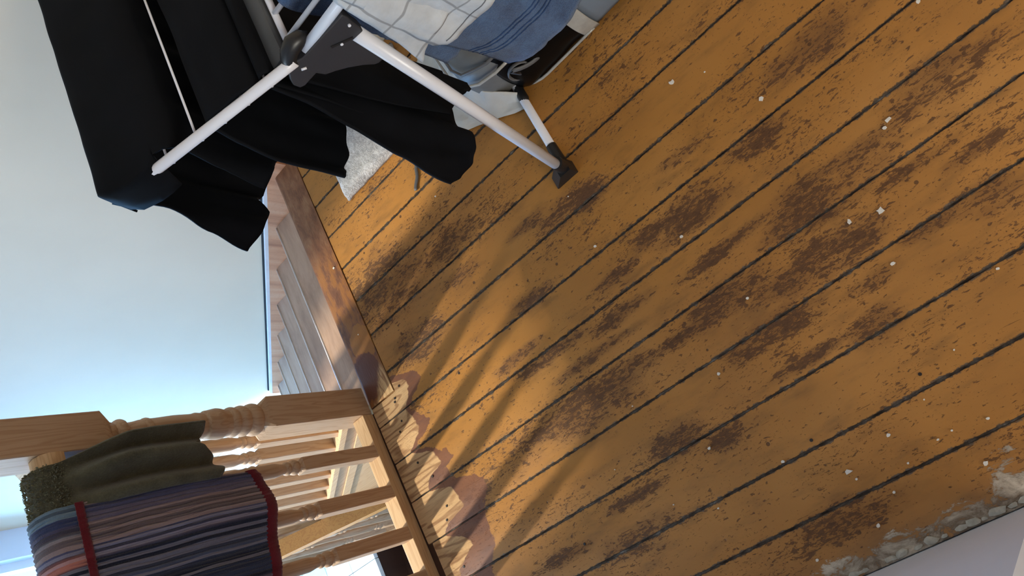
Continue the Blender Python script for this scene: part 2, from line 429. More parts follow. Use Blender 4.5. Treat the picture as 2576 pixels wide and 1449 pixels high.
M['bag_black'] = make_plain('black_glossy_vinyl', srgb(12, 12, 13), 0.3, 0.2, 10, 0.12)
M['strap'] = make_plain('grey_strap', srgb(92, 92, 94), 0.5, 0.1, 30)
M['vinyl'] = make_plain('clear_vinyl_strip', srgb(168, 166, 160), 0.18, 0.12, 30, 0.6)
M['canvas'] = make_plain('crumpled_pale_canvas', srgb(196, 192, 184), 0.75, 0.06, 22, 0.25, 0.5, 26)
M['chip'] = make_plain('white_paint_chip', srgb(228, 222, 212), 0.7, 0.08, 200)
M['nail'] = make_plain('dark_nail_head', srgb(46, 38, 36), 0.5, 0.2, 300)
M['lint'] = make_plain('plaster_crumb', srgb(176, 172, 160), 0.9, 0.2, 80, 0.2, 0.6, 120)
M['frame'] = make_plain('white_window_paint', srgb(232, 232, 230), 0.4, 0.02)

def make_glass():
    t = NT('window_glass')
    tr = t.n('ShaderNodeBsdfTransparent')
    tr.inputs[0].default_value = (0.95, 0.97, 0.97, 1)
    gl = t.n('ShaderNodeBsdfGlossy')
    gl.inputs['Roughness'].default_value = 0.02
    fr = t.n('ShaderNodeFresnel')
    fr.inputs[0].default_value = 1.45
    mx = t.n('ShaderNodeMixShader')
    t.link(fr.outputs[0], mx.inputs[0])
    t.link(tr.outputs[0], mx.inputs[1])
    t.link(gl.outputs[0], mx.inputs[2])
    t.link(mx.outputs[0], t.out.inputs[0])
    return t.m
M['glass'] = make_glass()

# ------------------------------------------------------------------ mesh helpers
class MB:
    def __init__(self):
        self.v = []; self.f = []; self.attr = None
    def add(self, verts, faces):
        o = len(self.v)
        self.v += [tuple(p) for p in verts]
        self.f += [tuple(i + o for i in fc) for fc in faces]
        return self
    def box(self, x0, x1, y0, y1, z0, z1, bev=0.0):
        if bev <= 0:
            vs = [(x, y, z) for z in (z0, z1) for y in (y0, y1) for x in (x0, x1)]
            return self.add(vs, [(0, 2, 3, 1), (4, 5, 7, 6), (0, 1, 5, 4), (2, 6, 7, 3), (0, 4, 6, 2), (1, 3, 7, 5)])
        bm = bmesh.new()
        bmesh.ops.create_cube(bm, size=1.0)
        for vv in bm.verts:
            vv.co = Vector(((x0 + x1) / 2 + vv.co.x * (x1 - x0), (y0 + y1) / 2 + vv.co.y * (y1 - y0), (z0 + z1) / 2 + vv.co.z * (z1 - z0)))
        bmesh.ops.bevel(bm, geom=bm.edges[:], offset=bev, segments=2, affect='EDGES', profile=0.6)
        return self.bm(bm)
    def bm(self, bm):
        bm.verts.index_update()
        self.add([vv.co[:] for vv in bm.verts], [[vv.index for vv in fc.verts] for fc in bm.faces])
        bm.free()
        return self
    def prism(self, poly, axis, a, b):
        """extrude a 2-D outline along an axis from a to b; poly in the two other axes in order"""
        def mk(p, c):
            return {'X': (c, p[0], p[1]), 'Y': (p[0], c, p[1]), 'Z': (p[0], p[1], c)}[axis]
        n = len(poly)
        vs = [mk(p, a) for p in poly] + [mk(p, b) for p in poly]
        fs = [tuple(range(n))[::-1], tuple(range(n, 2 * n))] + [(i, (i + 1) % n, n + (i + 1) % n, n + i) for i in range(n)]
        return self.add(vs, fs)
    def tube(self, pts, rad, n=14, caps=True, flat=None):
        pts = [Vector(p) for p in pts]
        rad = rad if isinstance(rad, (list, tuple)) else [rad] * len(pts)
        rings = []
        up = Vector((0, 0, 1))
        T0 = (pts[1] - pts[0]).normalized()
        if abs(T0.dot(up)) > 0.95: up = Vector((0, 1, 0))
        nrm = (up - T0 * up.dot(T0)).normalized()
        for i, p in enumerate(pts):
            T = (pts[min(i + 1, len(pts) - 1)] - pts[max(i - 1, 0)]).normalized()
            nrm = (nrm - T * nrm.dot(T)).normalized()
            bn = T.cross(nrm)
            fl = flat if flat else (1, 1)
            rings.append([p + (nrm * math.cos(2 * PI * k / n) * fl[0] + bn * math.sin(2 * PI * k / n) * fl[1]) * rad[i] for k in range(n)])
        vs = [v for rg in rings for v in rg]
        fs = [(i * n + k, i * n + (k + 1) % n, (i + 1) * n + (k + 1) % n, (i + 1) * n + k) for i in range(len(pts) - 1) for k in range(n)]
        if caps:
            fs += [tuple(range(n))[::-1], tuple((len(pts) - 1) * n + k for k in range(n))]
        return self.add(vs, fs)
    def lathe(self, prof, cx, cy, n=20):
        vs = [(cx + r_ * math.cos(2 * PI * k / n), cy + r_ * math.sin(2 * PI * k / n), z) for z, r_ in prof for k in range(n)]
        fs = [(i * n + k, i * n + (k + 1) % n, (i + 1) * n + (k + 1) % n, (i + 1) * n + k) for i in range(len(prof) - 1) for k in range(n)]
        fs += [tuple(range(n))[::-1], tuple((len(prof) - 1) * n + k for k in range(n))]
        return self.add(vs, fs)
    def grid(self, P, nu, nv):
        vs = [P(i / nu, j / nv) for i in range(nu + 1) for j in range(nv + 1)]
        w = nv + 1
        fs = [(i * w + j, i * w + j + 1, (i + 1) * w + j + 1, (i + 1) * w + j) for i in range(nu) for j in range(nv)]
        return self.add(vs, fs)
    def mesh(self, name):
        me = bpy.data.meshes.new(name)
        me.from_pydata(self.v, [], self.f)
        me.update()
        return me

def obj(name, mb, mat, parent=None, smooth=False, angle=None):
    me = mb.mesh(name) if isinstance(mb, MB) else mb
    if mat is not None and not me.materials:
        me.materials.append(mat)
    o = bpy.data.objects.new(name, me)
    COL.objects.link(o)
    if smooth:
        me.polygons.foreach_set('use_smooth', [True] * len(me.polygons))
    if angle is not None:
        me.polygons.foreach_set('use_smooth', [True] * len(me.polygons))
        bm = bmesh.new(); bm.from_mesh(me)
        for e in bm.edges:
            if len(e.link_faces) == 2 and e.calc_face_angle(0) > math.radians(angle):
                e.smooth = False
        bm.to_mesh(me); bm.free()
    if parent is not None:
        o.parent = parent
        if parent.type == 'EMPTY':
            o.location = -Vector(parent.location)
    return o

def tag(o, label, cat=None, group=None, kind=None):
    if label: o['label'] = label
    if cat: o['category'] = cat
    if group: o['group'] = group
    if kind: o['kind'] = kind
    return o

def thing(name, loc, label, cat, group=None, kind=None):
    o = bpy.data.objects.new(name, None)
    o.empty_display_size = 0.1
    COL.objects.link(o)
    o.location = loc
    return tag(o, label, cat, group, kind)

def struct(name, mb, mat, parent=None, label=None, cat=None):
    o = obj(name, mb, mat, parent)
    if parent is None:
        tag(o, label, cat, kind='structure')
    return o

def recalc(o):
    bm = bmesh.new(); bm.from_mesh(o.data)
    bmesh.ops.recalc_face_normals(bm, faces=bm.faces[:])
    bm.to_mesh(o.data); bm.free()
    return o

# ------------------------------------------------------------------ the room
XW = 1.622            # right wall
YEDGE, YNOSE, YRAIL = 1.457, 1.574, 1.576
YF = 4.57             # far wall
ZC = 2.75
fl_root = struct('floor', MB().box(-2.2, XW, -3.0, 1.45, -0.22, -0.026), M['subfloor'], None, 'dark boards under the painted plank floor of the room', 'floor')

def jag(x, y, s=0.0016):
    return s * (mnoise.noise(Vector((x * 7.3, y * 31.0, 0.3))) + 0.6 * mnoise.noise(Vector((x * 3.1, y * 90.0, 7.7))) + 0.5 * mnoise.noise(Vector((x, y * 7.0, 3.1))))

def plank_mesh(x0, x1, ys, gap, dz, strips=None):
    """one long board: rounded, slightly ragged long edges; float attribute 'edge' is 1 on the rim"""
    mb = MB(); edge = []
    segs = [(x0, x1, ys)] if not strips else [(x0, x1, ys)] + strips
    for a, b, yy in segs:
        m = 0.011
        rows = []
        for y in yy:
            ja = abs(jag(a, y)) * 0.9 + gap; jb = abs(jag(b + 5, y)) * 0.9 + gap
            xs = [a + ja, a + ja, a + ja + 0.0016, a + ja + m, b - jb - m, b - jb - 0.0016, b - jb, b - jb]
            zs = [-0.024, -0.004, -0.0008, 0, 0, -0.0008, -0.004, -0.024]
            es = [1, 1, 0.9, 0, 0, 0.9, 1, 1]
            rows.append((xs, zs, es))
        n = 8
        base = len(mb.v)
        for (xs, zs, es), y in zip(rows, yy):
            for x, z, e in zip(xs, zs, es):
                mb.v.append((x, y, z + dz)); edge.append(e)
        for i in range(len(yy) - 1):
            for k in range(n - 1):
                mb.f.append((base + i * n + k, base + i * n + k + 1, base + (i + 1) * n + k + 1, base + (i + 1) * n + k))
        mb.f.append(tuple(base + k for k in range(n))[::-1])
        mb.f.append(tuple(base + (len(yy) - 1) * n + k for k in range(n)))
    me = mb.mesh('plank')
    at = me.attributes.new('edge', 'FLOAT', 'POINT')
    at.data.foreach_set('value', edge)
    return me

SEAMS = [-0.21, -0.080, 0.034, 0.1613, 0.288, 0.4128, 0.5328, 0.6488, 0.772, 0.9008, 1.0209, 1.142, 1.262, 1.384, 1.506, 1.621]
def lerp(a, b, t_): return a + (b - a) * t_
def nz(x_, y_, z_): return mnoise.noise(Vector((x_, y_, z_)))
def yrange(y0, y1):
    ys = [y0]
    y = y0
    while y < y1 - 1e-6:
        y += 0.014 if y > -0.45 else 0.30
        ys.append(min(y, y1))
    if ys[-1] < y1: ys.append(y1)
    return ys
for i in range(len(SEAMS) - 1):
    x0, x1 = SEAMS[i], SEAMS[i + 1]
    y1 = YEDGE if x1 > 0.7 else (1.568 if x1 > 0.40 else 1.553)
    strips = [(0.6488, 0.713, yrange(YEDGE, 1.570))] if abs(x0 - 0.6488) < 1e-6 else None
    me = plank_mesh(x0, x1, yrange(-2.99, y1), 0.0005 + 0.0006 * random.random(), random.uniform(-0.001, 0.0008), strips)
    obj('plank', me, M['floor'], fl_root, angle=40)
for i in range(1, len(SEAMS) - 1):
    sx = SEAMS[i]
    y1 = YEDGE - 0.002 if sx > 0.66 else 1.55
    mb = MB()
    mb.grid(lambda uu, vv: (sx + (vv - 0.5) * 0.012, lerp(-0.6, y1, uu), -0.0028 + 0.0018 * nz(sx * 9, lerp(-0.6, y1, uu) * 60, vv)), 160, 2)
    obj('joint_dirt', mb, M['joint'], fl_root, smooth=True)
x = -0.21
while x > -2.15:
    me = plank_mesh(max(x - 0.1215, -2.199), x, [-2.99, -1.6, -0.4, 0.232], 0.0014, 0)
    obj('plank', me, M['floor'], fl_root, angle=40)
    x -= 0.1215

# trimmer beam and nosing board at the head of the stairs
struct('trim_1', MB().box(-0.21, 0.70, 1.552, 1.64, -0.22, -0.004), M['dark_stair'], None, 'dark brown beam under the landing rail', 'beam')

# walls
# sides of the room and stairwell
wr = struct('wall_right', MB().box(XW, XW + 0.12, -3.0, YF + 0.14, -2.7, ZC), M['wall'], None, 'plain off white plaster wall running down beside the stairs', 'wall')
struct('wall_left', MB().box(-2.2, -0.21, 0.232, 1.64, -2.7, ZC), M['wall_white'], None, 'white plastered wall with an outer corner beside the flaking floor edge', 'wall')
struct('wall_stairwell', MB().box(-1.47, -1.35, 1.64, YF + 0.14, -2.7, ZC), M['wall_white'], None, 'white wall on the far left of the stairwell', 'wall')
struct('wall_back', MB().box(-2.32, XW + 0.12, -3.12, -3.0, -2.7, ZC), M['wall_brown'], None, 'brown papered wall behind the viewer', 'wall')
struct('ceiling', MB().box(-2.32, XW + 0.12, -3.12, YF + 0.14, ZC, ZC + 0.1), M['ceiling'], None, 'flat off white ceiling over room and stairwell', 'ceiling')
# far wall around the tall stair window
WX0, WX1, WZ0, WZ1 = -0.98, 0.30, -0.50, 2.60        # tall window the sun comes through
VX0, VX1, VZ0, VZ1 = 0.55, 1.46, -0.95, 0.12         # low window by the wall
far = MB()
far.box(-1.35, WX0, YF, YF + 0.14, -2.7, ZC)
far.box(WX1, VX0, YF, YF + 0.14, -2.7, ZC)
far.box(VX1, XW, YF, YF + 0.14, -2.7, ZC)
far.box(WX0, WX1, YF, YF + 0.14, -2.7, WZ0)
far.box(WX0, WX1, YF, YF + 0.14, WZ1, ZC)
far.box(VX0, VX1, YF, YF + 0.14, -2.7, VZ0)
far.box(VX0, VX1, YF, YF + 0.14, VZ1, ZC)
struct('wall_far', far, M['wall_white'], None, 'white end wall of the stairwell around its two windows', 'wall')
w1 = thing('window_1', (-0.34, YF + 0.1, WZ0), 'tall white framed stair window at the end of the stairwell', 'window', kind='structure')
w3 = thing('window_3', (1.0, YF + 0.1, VZ0), 'low white framed window beside the wall at the end of the stairwell', 'window', kind='structure')
def window_frame(root, horizontal, a0, a1, z0, z1, c, nm, nt, wd=0.045):
    """horizontal: 'X' or 'Y' = direction of the window's width"""
    def bx(p0, p1, q0, q1, dc=0.03):
        m = MB()
        if horizontal == 'X': m.box(p0, p1, c - dc, c + dc, q0, q1)
        else: m.box(c - dc, c + dc, p0, p1, q0, q1)
        return m
    fr = bx(a0, a0 + wd, z0, z1)
    fr.add(bx(a1 - wd, a1, z0, z1).v, bx(0, 1, 0, 1).f)
    fr.add(bx(a0 + wd, a1 - wd, z0, z0 + wd).v, bx(0, 1, 0, 1).f)
    fr.add(bx(a0 + wd, a1 - wd, z1 - wd, z1).v, bx(0, 1, 0, 1).f)
    obj('window_frame', fr, M['frame'], root)
    cw = (a1 - a0) / nm; ch = (z1 - z0) / nt
    for i in range(1, nm):
        obj('mullion', bx(a0 + i * cw - 0.022, a0 + i * cw + 0.022, z0 + wd, z1 - wd, 0.025), M['frame'], root)
    for i in range(nm):
        for j in range(nt):
            obj('pane', bx(a0 + i * cw + 0.022, a0 + (i + 1) * cw - 0.022, z0 + j * ch + 0.01, z0 + (j + 1) * ch - 0.01, 0.003), M['glass'], root)
window_frame(w1, 'X', WX0, WX1, WZ0, WZ1, YF + 0.10, 2, 1)
window_frame(w3, 'X', VX0, VX1, VZ0, VZ1, YF + 0.10, 1, 1)
obj('window_sill', MB().box(VX0 - 0.03, VX1 + 0.03, YF - 0.06, YF + 0.14, VZ0 - 0.03, VZ0, 0.006), M['frame'], w3)
obj('window_sill', MB().box(WX0 - 0.03, WX1 + 0.03, YF - 0.06, YF + 0.14, WZ0 - 0.03, WZ0, 0.006), M['frame'], w1)
# room window in the left hand wall behind the viewer
lw = MB()
lw.box(-2.32, -2.2, -3.0, -2.35, -2.7, ZC)
lw.box(-2.32, -2.2, -0.65, 0.232, -2.7, ZC)
lw.box(-2.32, -2.2, -2.35, -0.65, -2.7, 0.85)
lw.box(-2.32, -2.2, -2.35, -0.65, 2.15, ZC)
struct('wall_window', lw, M['wall_brown'], None, 'brown papered wall with the room window to the left behind the viewer', 'wall')
w2 = thing('window_2', (-2.26, -1.5, 0.85), 'white framed room window to the left behind the viewer', 'window', kind='structure')
window_frame(w2, 'Y', -2.35, -0.65, 0.85, 2.15, -2.28, 2, 1)

# lower hall floor and half landing
struct('floor_hall', MB().box(-1.47, XW, 1.45, YF, -2.72, -2.6), M['dark_stair'], None, 'dark floor of the hall below the stairs', 'floor')
ZL = -1.12
lroot = struct('floor_landing', MB().box(-1.35, XW, 3.06, YF, ZL - 0.2, ZL - 0.025), M['subfloor'], None, 'pale painted half landing below the flight of stairs', 'floor')
y = 3.035
while y < YF - 0.01:
    yy = min(y + 0.19, YF)
    for xa, xb in ((-1.35, 0.58), (0.58, XW)):
        off = 0.35 * ((int(y * 10)) % 3 - 1) if xb < 1 else 0
        obj('board', MB().box(xa + 0.001, xb - 0.002, y + 0.0015, yy - 0.0015, ZL - 0.024, ZL, 0.002), M['landing'], lroot)
    y = yy

# ------------------------------------------------------------------ staircase (upper flight)
st = thing('staircase', (1.2, 1.6, 0), 'wooden flight of stairs going down beside the off white wall', 'staircase')
XS0, XS1 = 0.775, 1.597
GO, RI = 0.25, 0.16
nb = MB()
def bullnose(y0, y1, z, th, nseg=5):
    pts = [(y0, z - th), (y0, z)]
    for k in range(nseg + 1):
        a = PI / 2 - PI * k / nseg
        pts.append((y1 - th / 2 + math.cos(a) * th / 2, z - th / 2 + math.sin(a) * th / 2))
    return pts
o = obj('nosing_board', MB().prism(bullnose(1.4605, YNOSE + 0.004, 0.001, 0.03), 'X', 0.715, XW - 0.001), M['nosing'], st, angle=35)
recalc(o)
tag(o, 'worn brown board at the head of the stairs')
for k in range(1, 7):
    yk = YNOSE + GO * k
    o = obj('tread', MB().prism(bullnose(yk - GO - 0.03, yk, -RI * k, 0.032), 'X', XS0, XS1), M['tread'], st, angle=35)
    recalc(o)
    obj('lit_worn_edge', MB().tube([(XS0 + 0.01, yk - 0.0045, -RI * k - 0.0045), (XS1 - 0.004, yk - 0.0045, -RI * k - 0.0045)], 0.0052, 8), M['lit_worn_edge'], o, smooth=True)  # strip painting the sky-lit line along the worn nosing
for k in range(0, 7):
    yk = YNOSE + GO * k - 0.03
    obj('riser', MB().box(XS0, XS1, yk - 0.02, yk, -RI * (k + 1) - 0.03, -RI * k - 0.03), M['tread'], st)
SL = RI / GO
def nosing_z(y): return -SL * (y - YNOSE)
# string against the wall, proud of it, with a pale top edge and an added dark strip for the shade in the gap behind
ya, yb_ = 1.50, 3.16
poly = [(ya, nosing_z(ya) + 0.030), (yb_, nosing_z(yb_) + 0.030), (yb_, nosing_z(yb_) - 0.26), (ya, nosing_z(ya) - 0.26)]
recalc(obj('wall_string', MB().prism(poly, 'X', XS1 - 0.001, XS1 + 0.020), M['string'], st))
poly = [(ya + .08, nosing_z(ya + .08) + 0.0305), (yb_, nosing_z(yb_) + 0.0305), (yb_, nosing_z(yb_) + 0.045), (ya + .08, nosing_z(ya + .08) + 0.045)]
recalc(obj('string_edging', MB().prism(poly, 'X', XS1, XS1 + 0.017), M['string_top'], st))
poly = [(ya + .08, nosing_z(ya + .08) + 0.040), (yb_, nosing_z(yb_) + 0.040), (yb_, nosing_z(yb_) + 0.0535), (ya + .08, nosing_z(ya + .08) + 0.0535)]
recalc(obj('gap_shade_strip', MB().prism(poly, 'X', XS1 + 0.0175, XS1 + 0.0248), M['subfloor'], st))
# outer string: closed board that carries the stair balusters
def ostr(y): return -0.13 - SL * (y - 1.9)
poly = [(1.665, ostr(1.665)), (3.10, ostr(3.10)), (3.10, ostr(3.10) - 0.31), (1.665, ostr(1.665) - 0.31)]
recalc(obj('outer_string', MB().prism(poly, 'X', 0.722, 0.772), M['pine_y'], st))
poly = [(1.665, ostr(1.665) + 0.022), (3.10, ostr(3.10) + 0.022), (3.10, ostr(3.10)), (1.665, ostr(1.665))]
recalc(obj('string_cap', MB().prism(poly, 'X', 0.708, 0.782), M['pine_y'], st))
poly = [(1.665, ostr(1.665) - 0.05), (1.665, ostr(1.665) - 0.085), (3.10, ostr(3.10) - 0.085), (3.10, ostr(3.10) - 0.05)]
recalc(obj('string_moulding', MB().prism(poly, 'X', 0.714, 0.7225), M['pine_y'], st))

# ------------------------------------------------------------------ turned posts
def square_lathe(h_lo, h_hi, ht, s, prof, cham=0.012, nl=20):
    """square ends (0..h_lo, h_hi..ht), turned middle with profile [(z, radius)]"""
    mb = MB()
    a = s / 2
    def block(z0, z1, c0, c1):
        b = 0.002
        ring = []
        def sq(z, k, bb):
            return [(-k + bb, -k, z), (k - bb, -k, z), (k, -k + bb, z), (k, k - bb, z), (k - bb, k, z), (-k + bb, k, z), (-k, k - bb, z), (-k, -k + bb, z)]
        rs = []
        if c0: rs.append(sq(z0 - cham, a * 0.62, a * 0.25))
        rs += [sq(z0, a, b), sq(z1, a, b)]
        if c1: rs.append(sq(z1 + cham, a * 0.62, a * 0.25))
        vs = [p for q in rs for p in q]
        fs = [(i * 8 + k, i * 8 + (k + 1) % 8, (i + 1) * 8 + (k + 1) % 8, (i + 1) * 8 + k) for i in range(len(rs) - 1) for k in range(8)]
        fs += [tuple(range(8))[::-1], tuple((len(rs) - 1) * 8 + k for k in range(8))]
        mb.add(vs, fs)
    block(0, h_lo, False, True)
    if h_hi < ht:
        block(h_hi, ht, True, False)
    mb.lathe(prof, 0, 0, nl)
    return mb

def smooth_prof(keys, sub=5):
    out = []
    for (z0, r0), (z1, r1) in zip(keys[:-1], keys[1:]):
        for k in range(sub):
            tt = k / sub
            s = tt * tt * (3 - 2 * tt)
            out.append((z0 + (z1 - z0) * tt, r0 + (r1 - r0) * s))
    out.append(keys[-1])
    return out
def beads(z0, z1, n, r_in, r_out):
    ks = []
    for k in range(n):
        a = z0 + (z1 - z0) * k / n; b = z0 + (z1 - z0) * (k + 1) / n
        for j in range(5):
            ph = j / 5
            ks.append((a + (b - a) * ph, r_in + (r_out - r_in) * math.sin(PI * ph) ** 0.7))
    ks.append((z1, r_in))
    return ks

# newel post
nroot = thing('newel_post', (0.746, 1.62, 0), 'thick turned pine newel post at the corner of the stair opening', 'newel post')
pr = [(0.335, 0.040)] + beads(0.352, 0.385, 1, 0.037, 0.043) + beads(0.388, 0.415, 1, 0.035, 0.0405) + beads(0.418, 0.442, 1, 0.034, 0.039) + \
     smooth_prof([(0.444, 0.034), (0.47, 0.0395), (0.502, 0.036), (0.508, 0.0305), (0.515, 0.032), (0.527, 0.0335), (0.538, 0.0315)]) + \
     smooth_prof([(0.542, 0.0315), (0.58, 0.0325), (0.640, 0.0305)], 6) + beads(0.642, 0.662, 1, 0.029, 0.0335) + \
     smooth_prof([(0.663, 0.030), (0.690, 0.0265), (0.697, 0.026)]) + beads(0.699, 0.728, 1, 0.027, 0.036) + [(0.732, 0.030), (0.745, 0.034)]
nm = square_lathe(0.334, 0.765, 1.10, 0.088, pr, 0.026, 28)
post = obj('post', nm, M['pine'], nroot, angle=35)
post.location = (0, 0, 0)
cap = MB().box(-0.056, 0.056, -0.056, 0.056, 1.10, 1.125, 0.006)
cap.box(-0.04, 0.04, -0.04, 0.04, 1.125, 1.15, 0.010)
o = obj('cap', cap, M['pine'], nroot); o.location = (0, 0, 0)

# baluster template
def baluster_mesh(ht, s=0.037, lo=0.255, hi=None):
    hi = hi or ht - 0.17
    p = [(lo, s * 0.47)] + beads(lo + 0.010, lo + 0.034, 1, s * 0.40, s * 0.54) + beads(lo + 0.036, lo + 0.052, 1, s * 0.36, s * 0.48) + \
        smooth_prof([(lo + 0.053, s * 0.36), (lo + 0.085, s * 0.50), (lo + 0.16, s * 0.50), (hi - 0.10, s * 0.36), (hi - 0.058, s * 0.34)], 6) + \
        beads(hi - 0.055, hi - 0.038, 1, s * 0.36, s * 0.50) + beads(hi - 0.036, hi - 0.01, 1, s * 0.40, s * 0.54) + [(hi, s * 0.47)]
    return square_lathe(lo, hi, ht, s, p, 0.010, 16)

# landing balustrade
lb = thing('landing_balustrade', (0.25, 1.60, 0), 'pine balustrade with turned balusters along the edge of the floor', 'balustrade')
o = obj('bottom_rail', MB().box(-0.209, 0.701, YRAIL, 1.626, -0.003, 0.036, 0.002), M['pine_x'], lb)
hp = [(y_, z_ - 0.036) for y_, z_ in [(1.572, 0.895), (1.632, 0.895), (1.636, 0.905), (1.636, 0.925), (1.628, 0.940), (1.612, 0.948), (1.592, 0.948), (1.576, 0.940), (1.568, 0.925), (1.568, 0.905)]]
recalc(obj('handrail', MB().prism(hp, 'X', -0.209, 0.701), M['pine_x'], lb, angle=40))
bme = baluster_mesh(0.822)
bme = bme.mesh('baluster')
bme.materials.append(M['pine'])
xb = 0.588
first = True
while xb > -0.18:
    o = obj('baluster', bme, None, lb, angle=35 if first else None)
    o.location = Vector((xb, YRAIL + 0.0205, 0.0365)) - Vector(lb.location)
    first = False
    xb -= 0.1245

# stair balustrade of the upper flight
sb = thing('stair_balustrade', (0.745, 1.75, -0.05), 'row of sunlit pine balusters descending behind the landing rail', 'balustrade')
first = True
sbm = baluster_mesh(0.86, 0.037, 0.30).mesh('baluster')
sbm.materials.append(M['pine'])
for k in range(11):
    yc = 1.757 + 0.122 * k
    o = obj('baluster', sbm, None, sb, angle=35 if first else None)
    first = False
    o.location = Vector((0.745, yc, ostr(yc) + 0.012)) - Vector(sb.location)
hz = lambda y_: ostr(y_) + 0.86
poly = [(1.664, hz(1.664) - 0.01), (3.10, hz(3.10) - 0.01), (3.10, hz(3.10) + 0.045), (1.664, hz(1.664) + 0.045)]
recalc(obj('handrail', MB().prism(poly, 'X', 0.715, 0.775), M['pine_y'], sb))

# lower flight with its own handrail
lf = thing('lower_staircase', (0.2, 2.9, -1.2), 'shade-darkened brown lower flight of stairs seen below the landing rail', 'staircase')
for k in range(1, 8):
    yk = 3.04 - 0.22 * k
    zk = ZL - 0.18 * k
    recalc(obj('tread', MB().prism([(yk - 0.01, zk), (yk + 0.24, zk), (yk + 0.24, zk - 0.03), (yk - 0.01, zk - 0.03)], 'X', -0.205, 0.62), M['dark_stair'], lf))
for k in range(0, 8):
    yk = 3.04 - 0.22 * k
    zk = ZL - 0.18 * k
    obj('riser', MB().box(-0.205, 0.62, yk + 0.005, yk + 0.022, zk - 0.182, zk - 0.026), M['dark_stair'], lf)
lh = thing('lower_balustrade', (0.66, 2.6, -0.6), 'orange pine handrail with shaded balusters on the lower flight', 'balustrade')
def lhz(y_): return -0.575 + 0.86 * (y_ - 2.50)
hx0, hx1 = 0.640, 0.705
poly = [(1.95, lhz(1.95)), (2.96, lhz(2.96)), (2.96, lhz(2.96) - 0.07), (1.95, lhz(1.95) - 0.07)]
recalc(obj('handrail', MB().prism(poly, 'X', hx0, hx1), M['pine_orange'], lh))
lbm = baluster_mesh(0.85, 0.034, 0.22).mesh('baluster')
lbm.materials.append(M['pine'])
first = True
for k in range(9):
    yc = 2.00 + 0.112 * k
    o = obj('baluster', lbm, None, lh, angle=35 if first else None)
    first = False
    o.location = Vector((0.672, yc, lhz(yc) - 0.90)) - Vector(lh.location)
poly = [(1.90, lhz(1.90) - 0.86), (2.98, lhz(2.98) - 0.86), (2.98, lhz(2.98) - 1.15), (1.90, lhz(1.90) - 1.15)]
recalc(obj('string', MB().prism(poly, 'X', 0.652, 0.692), M['pine_y'], lh))
obj('newel', MB().box(0.635, 0.71, 2.962, 3.034, ZL, 0.15, 0.004), M['pine'], lh)

# ------------------------------------------------------------------ cloth
def lerp(a, b, t_): return a + (b - a) * t_
def curve(keys):
    """piecewise smooth function from (x, y) keys"""
    def fn(x_):
        if x_ <= keys[0][0]: return keys[0][1]
        for (a, va), (b, vb) in zip(keys[:-1], keys[1:]):
            if x_ <= b:
                q = (x_ - a) / (b - a)
                q = q * q * (3 - 2 * q) * 0.5 + q * 0.5
                return va + (vb - va) * q
        return keys[-1][1]
    return fn

def drape(name, mat, parent, axis, top, front, back, left, right, nv=60, nf=26, fold=None, thick=0.003, keep=None, suv=False):
    """cloth hung over something. top: [(a, z)] path over the bar; front/back: (a at hem, hem z function of v) or None;
       left/right: functions (side, t) -> coordinate along the bar; fold(side, t, s, v) -> (da, dz)"""
    rows = []
    if front:
        for i in range(nf, 0, -1): rows.append(('f', i / nf))
    for i, p in enumerate(top): rows.append(('t', i / max(1, len(top) - 1)))
    if back:
        for i in range(1, nf + 1): rows.append(('b', i / nf))
    vs = []; uv = []
    for (sd, t_) in rows:
        for j in range(nv + 1):
            v = j / nv
            s = lerp(left(sd, t_), right(sd, t_), v)
            if sd == 'f':
                a = lerp(top[0][0], front[0], min(1, t_ * 1.6) if t_ < .6 else 1); z = lerp(top[0][1], front[1](v), t_)
            elif sd == 'b':
                a = lerp(top[-1][0], back[0], min(1, t_ * 1.6) if t_ < .6 else 1); z = lerp(top[-1][1], back[1](v), t_)
            else:
                a, z = top[int(round(t_ * (len(top) - 1)))]
            if fold:
                da, dz = fold(sd, t_, s, v)
                a += da; z += dz
            vs.append((s, a, z) if axis == 'X' else (a, s, z))
            uv.append((s, z + (0 if sd == 'f' else 0.3), 0))
    w = nv + 1
    mb = MB().add(vs, [(i * w + j, i * w + j + 1, (i + 1) * w + j + 1, (i + 1) * w + j) for i in range(len(rows) - 1) for j in range(nv)])
    me = mb.mesh(name)
    if suv:
        at = me.attributes.new('suv', 'FLOAT_VECTOR', 'POINT')
        at.data.foreach_set('vector', [c for p in uv for c in p])
    o = obj(name, me, mat, parent, smooth=True)
    sm = o.modifiers.new('thickness', 'SOLIDIFY')
    sm.thickness = thick; sm.offset = 0
    return o

def nz(x_, y_, z_): return mnoise.noise(Vector((x_, y_, z_)))

# --- olive towel on the handrail
def arc(ca, cz, ra, rz, n=9, a0=PI, a1=0):
    return [(ca + ra * math.cos(lerp(a0, a1, k / (n - 1))), cz + rz * math.sin(lerp(a0, a1, k / (n - 1)))) for k in range(n)]
top = arc(1.600, 0.889, 0.046, 0.038)
hem = curve([(0, 0.581), (0.12, 0.570), (0.42, 0.572), (0.55, 0.600), (0.62, 0.618), (0.72, 0.59), (0.9, 0.574), (1.0, 0.578)])
def g_left(sd, t_): return 0.564
def g_right(sd, t_):
    if sd == 'f': return lerp(0.668, 0.703, min(1, t_ * 2.2))
    return 0.668 if sd == 't' else 0.69
def g_fold(sd, t_, s, v):
    if sd == 't': return (0, 0.004 * nz(s * 60, t_ * 9, 1))
    k = min(1, t_ * 3)
    d = 0.020 * math.sin((v * 2.05 + 0.02) * 2 * PI + 0.4 * t_) * k
    if sd == 'f':
        return (-0.012 * k - d, 0)
    return (0.01 * k + d * 0.5, 0)
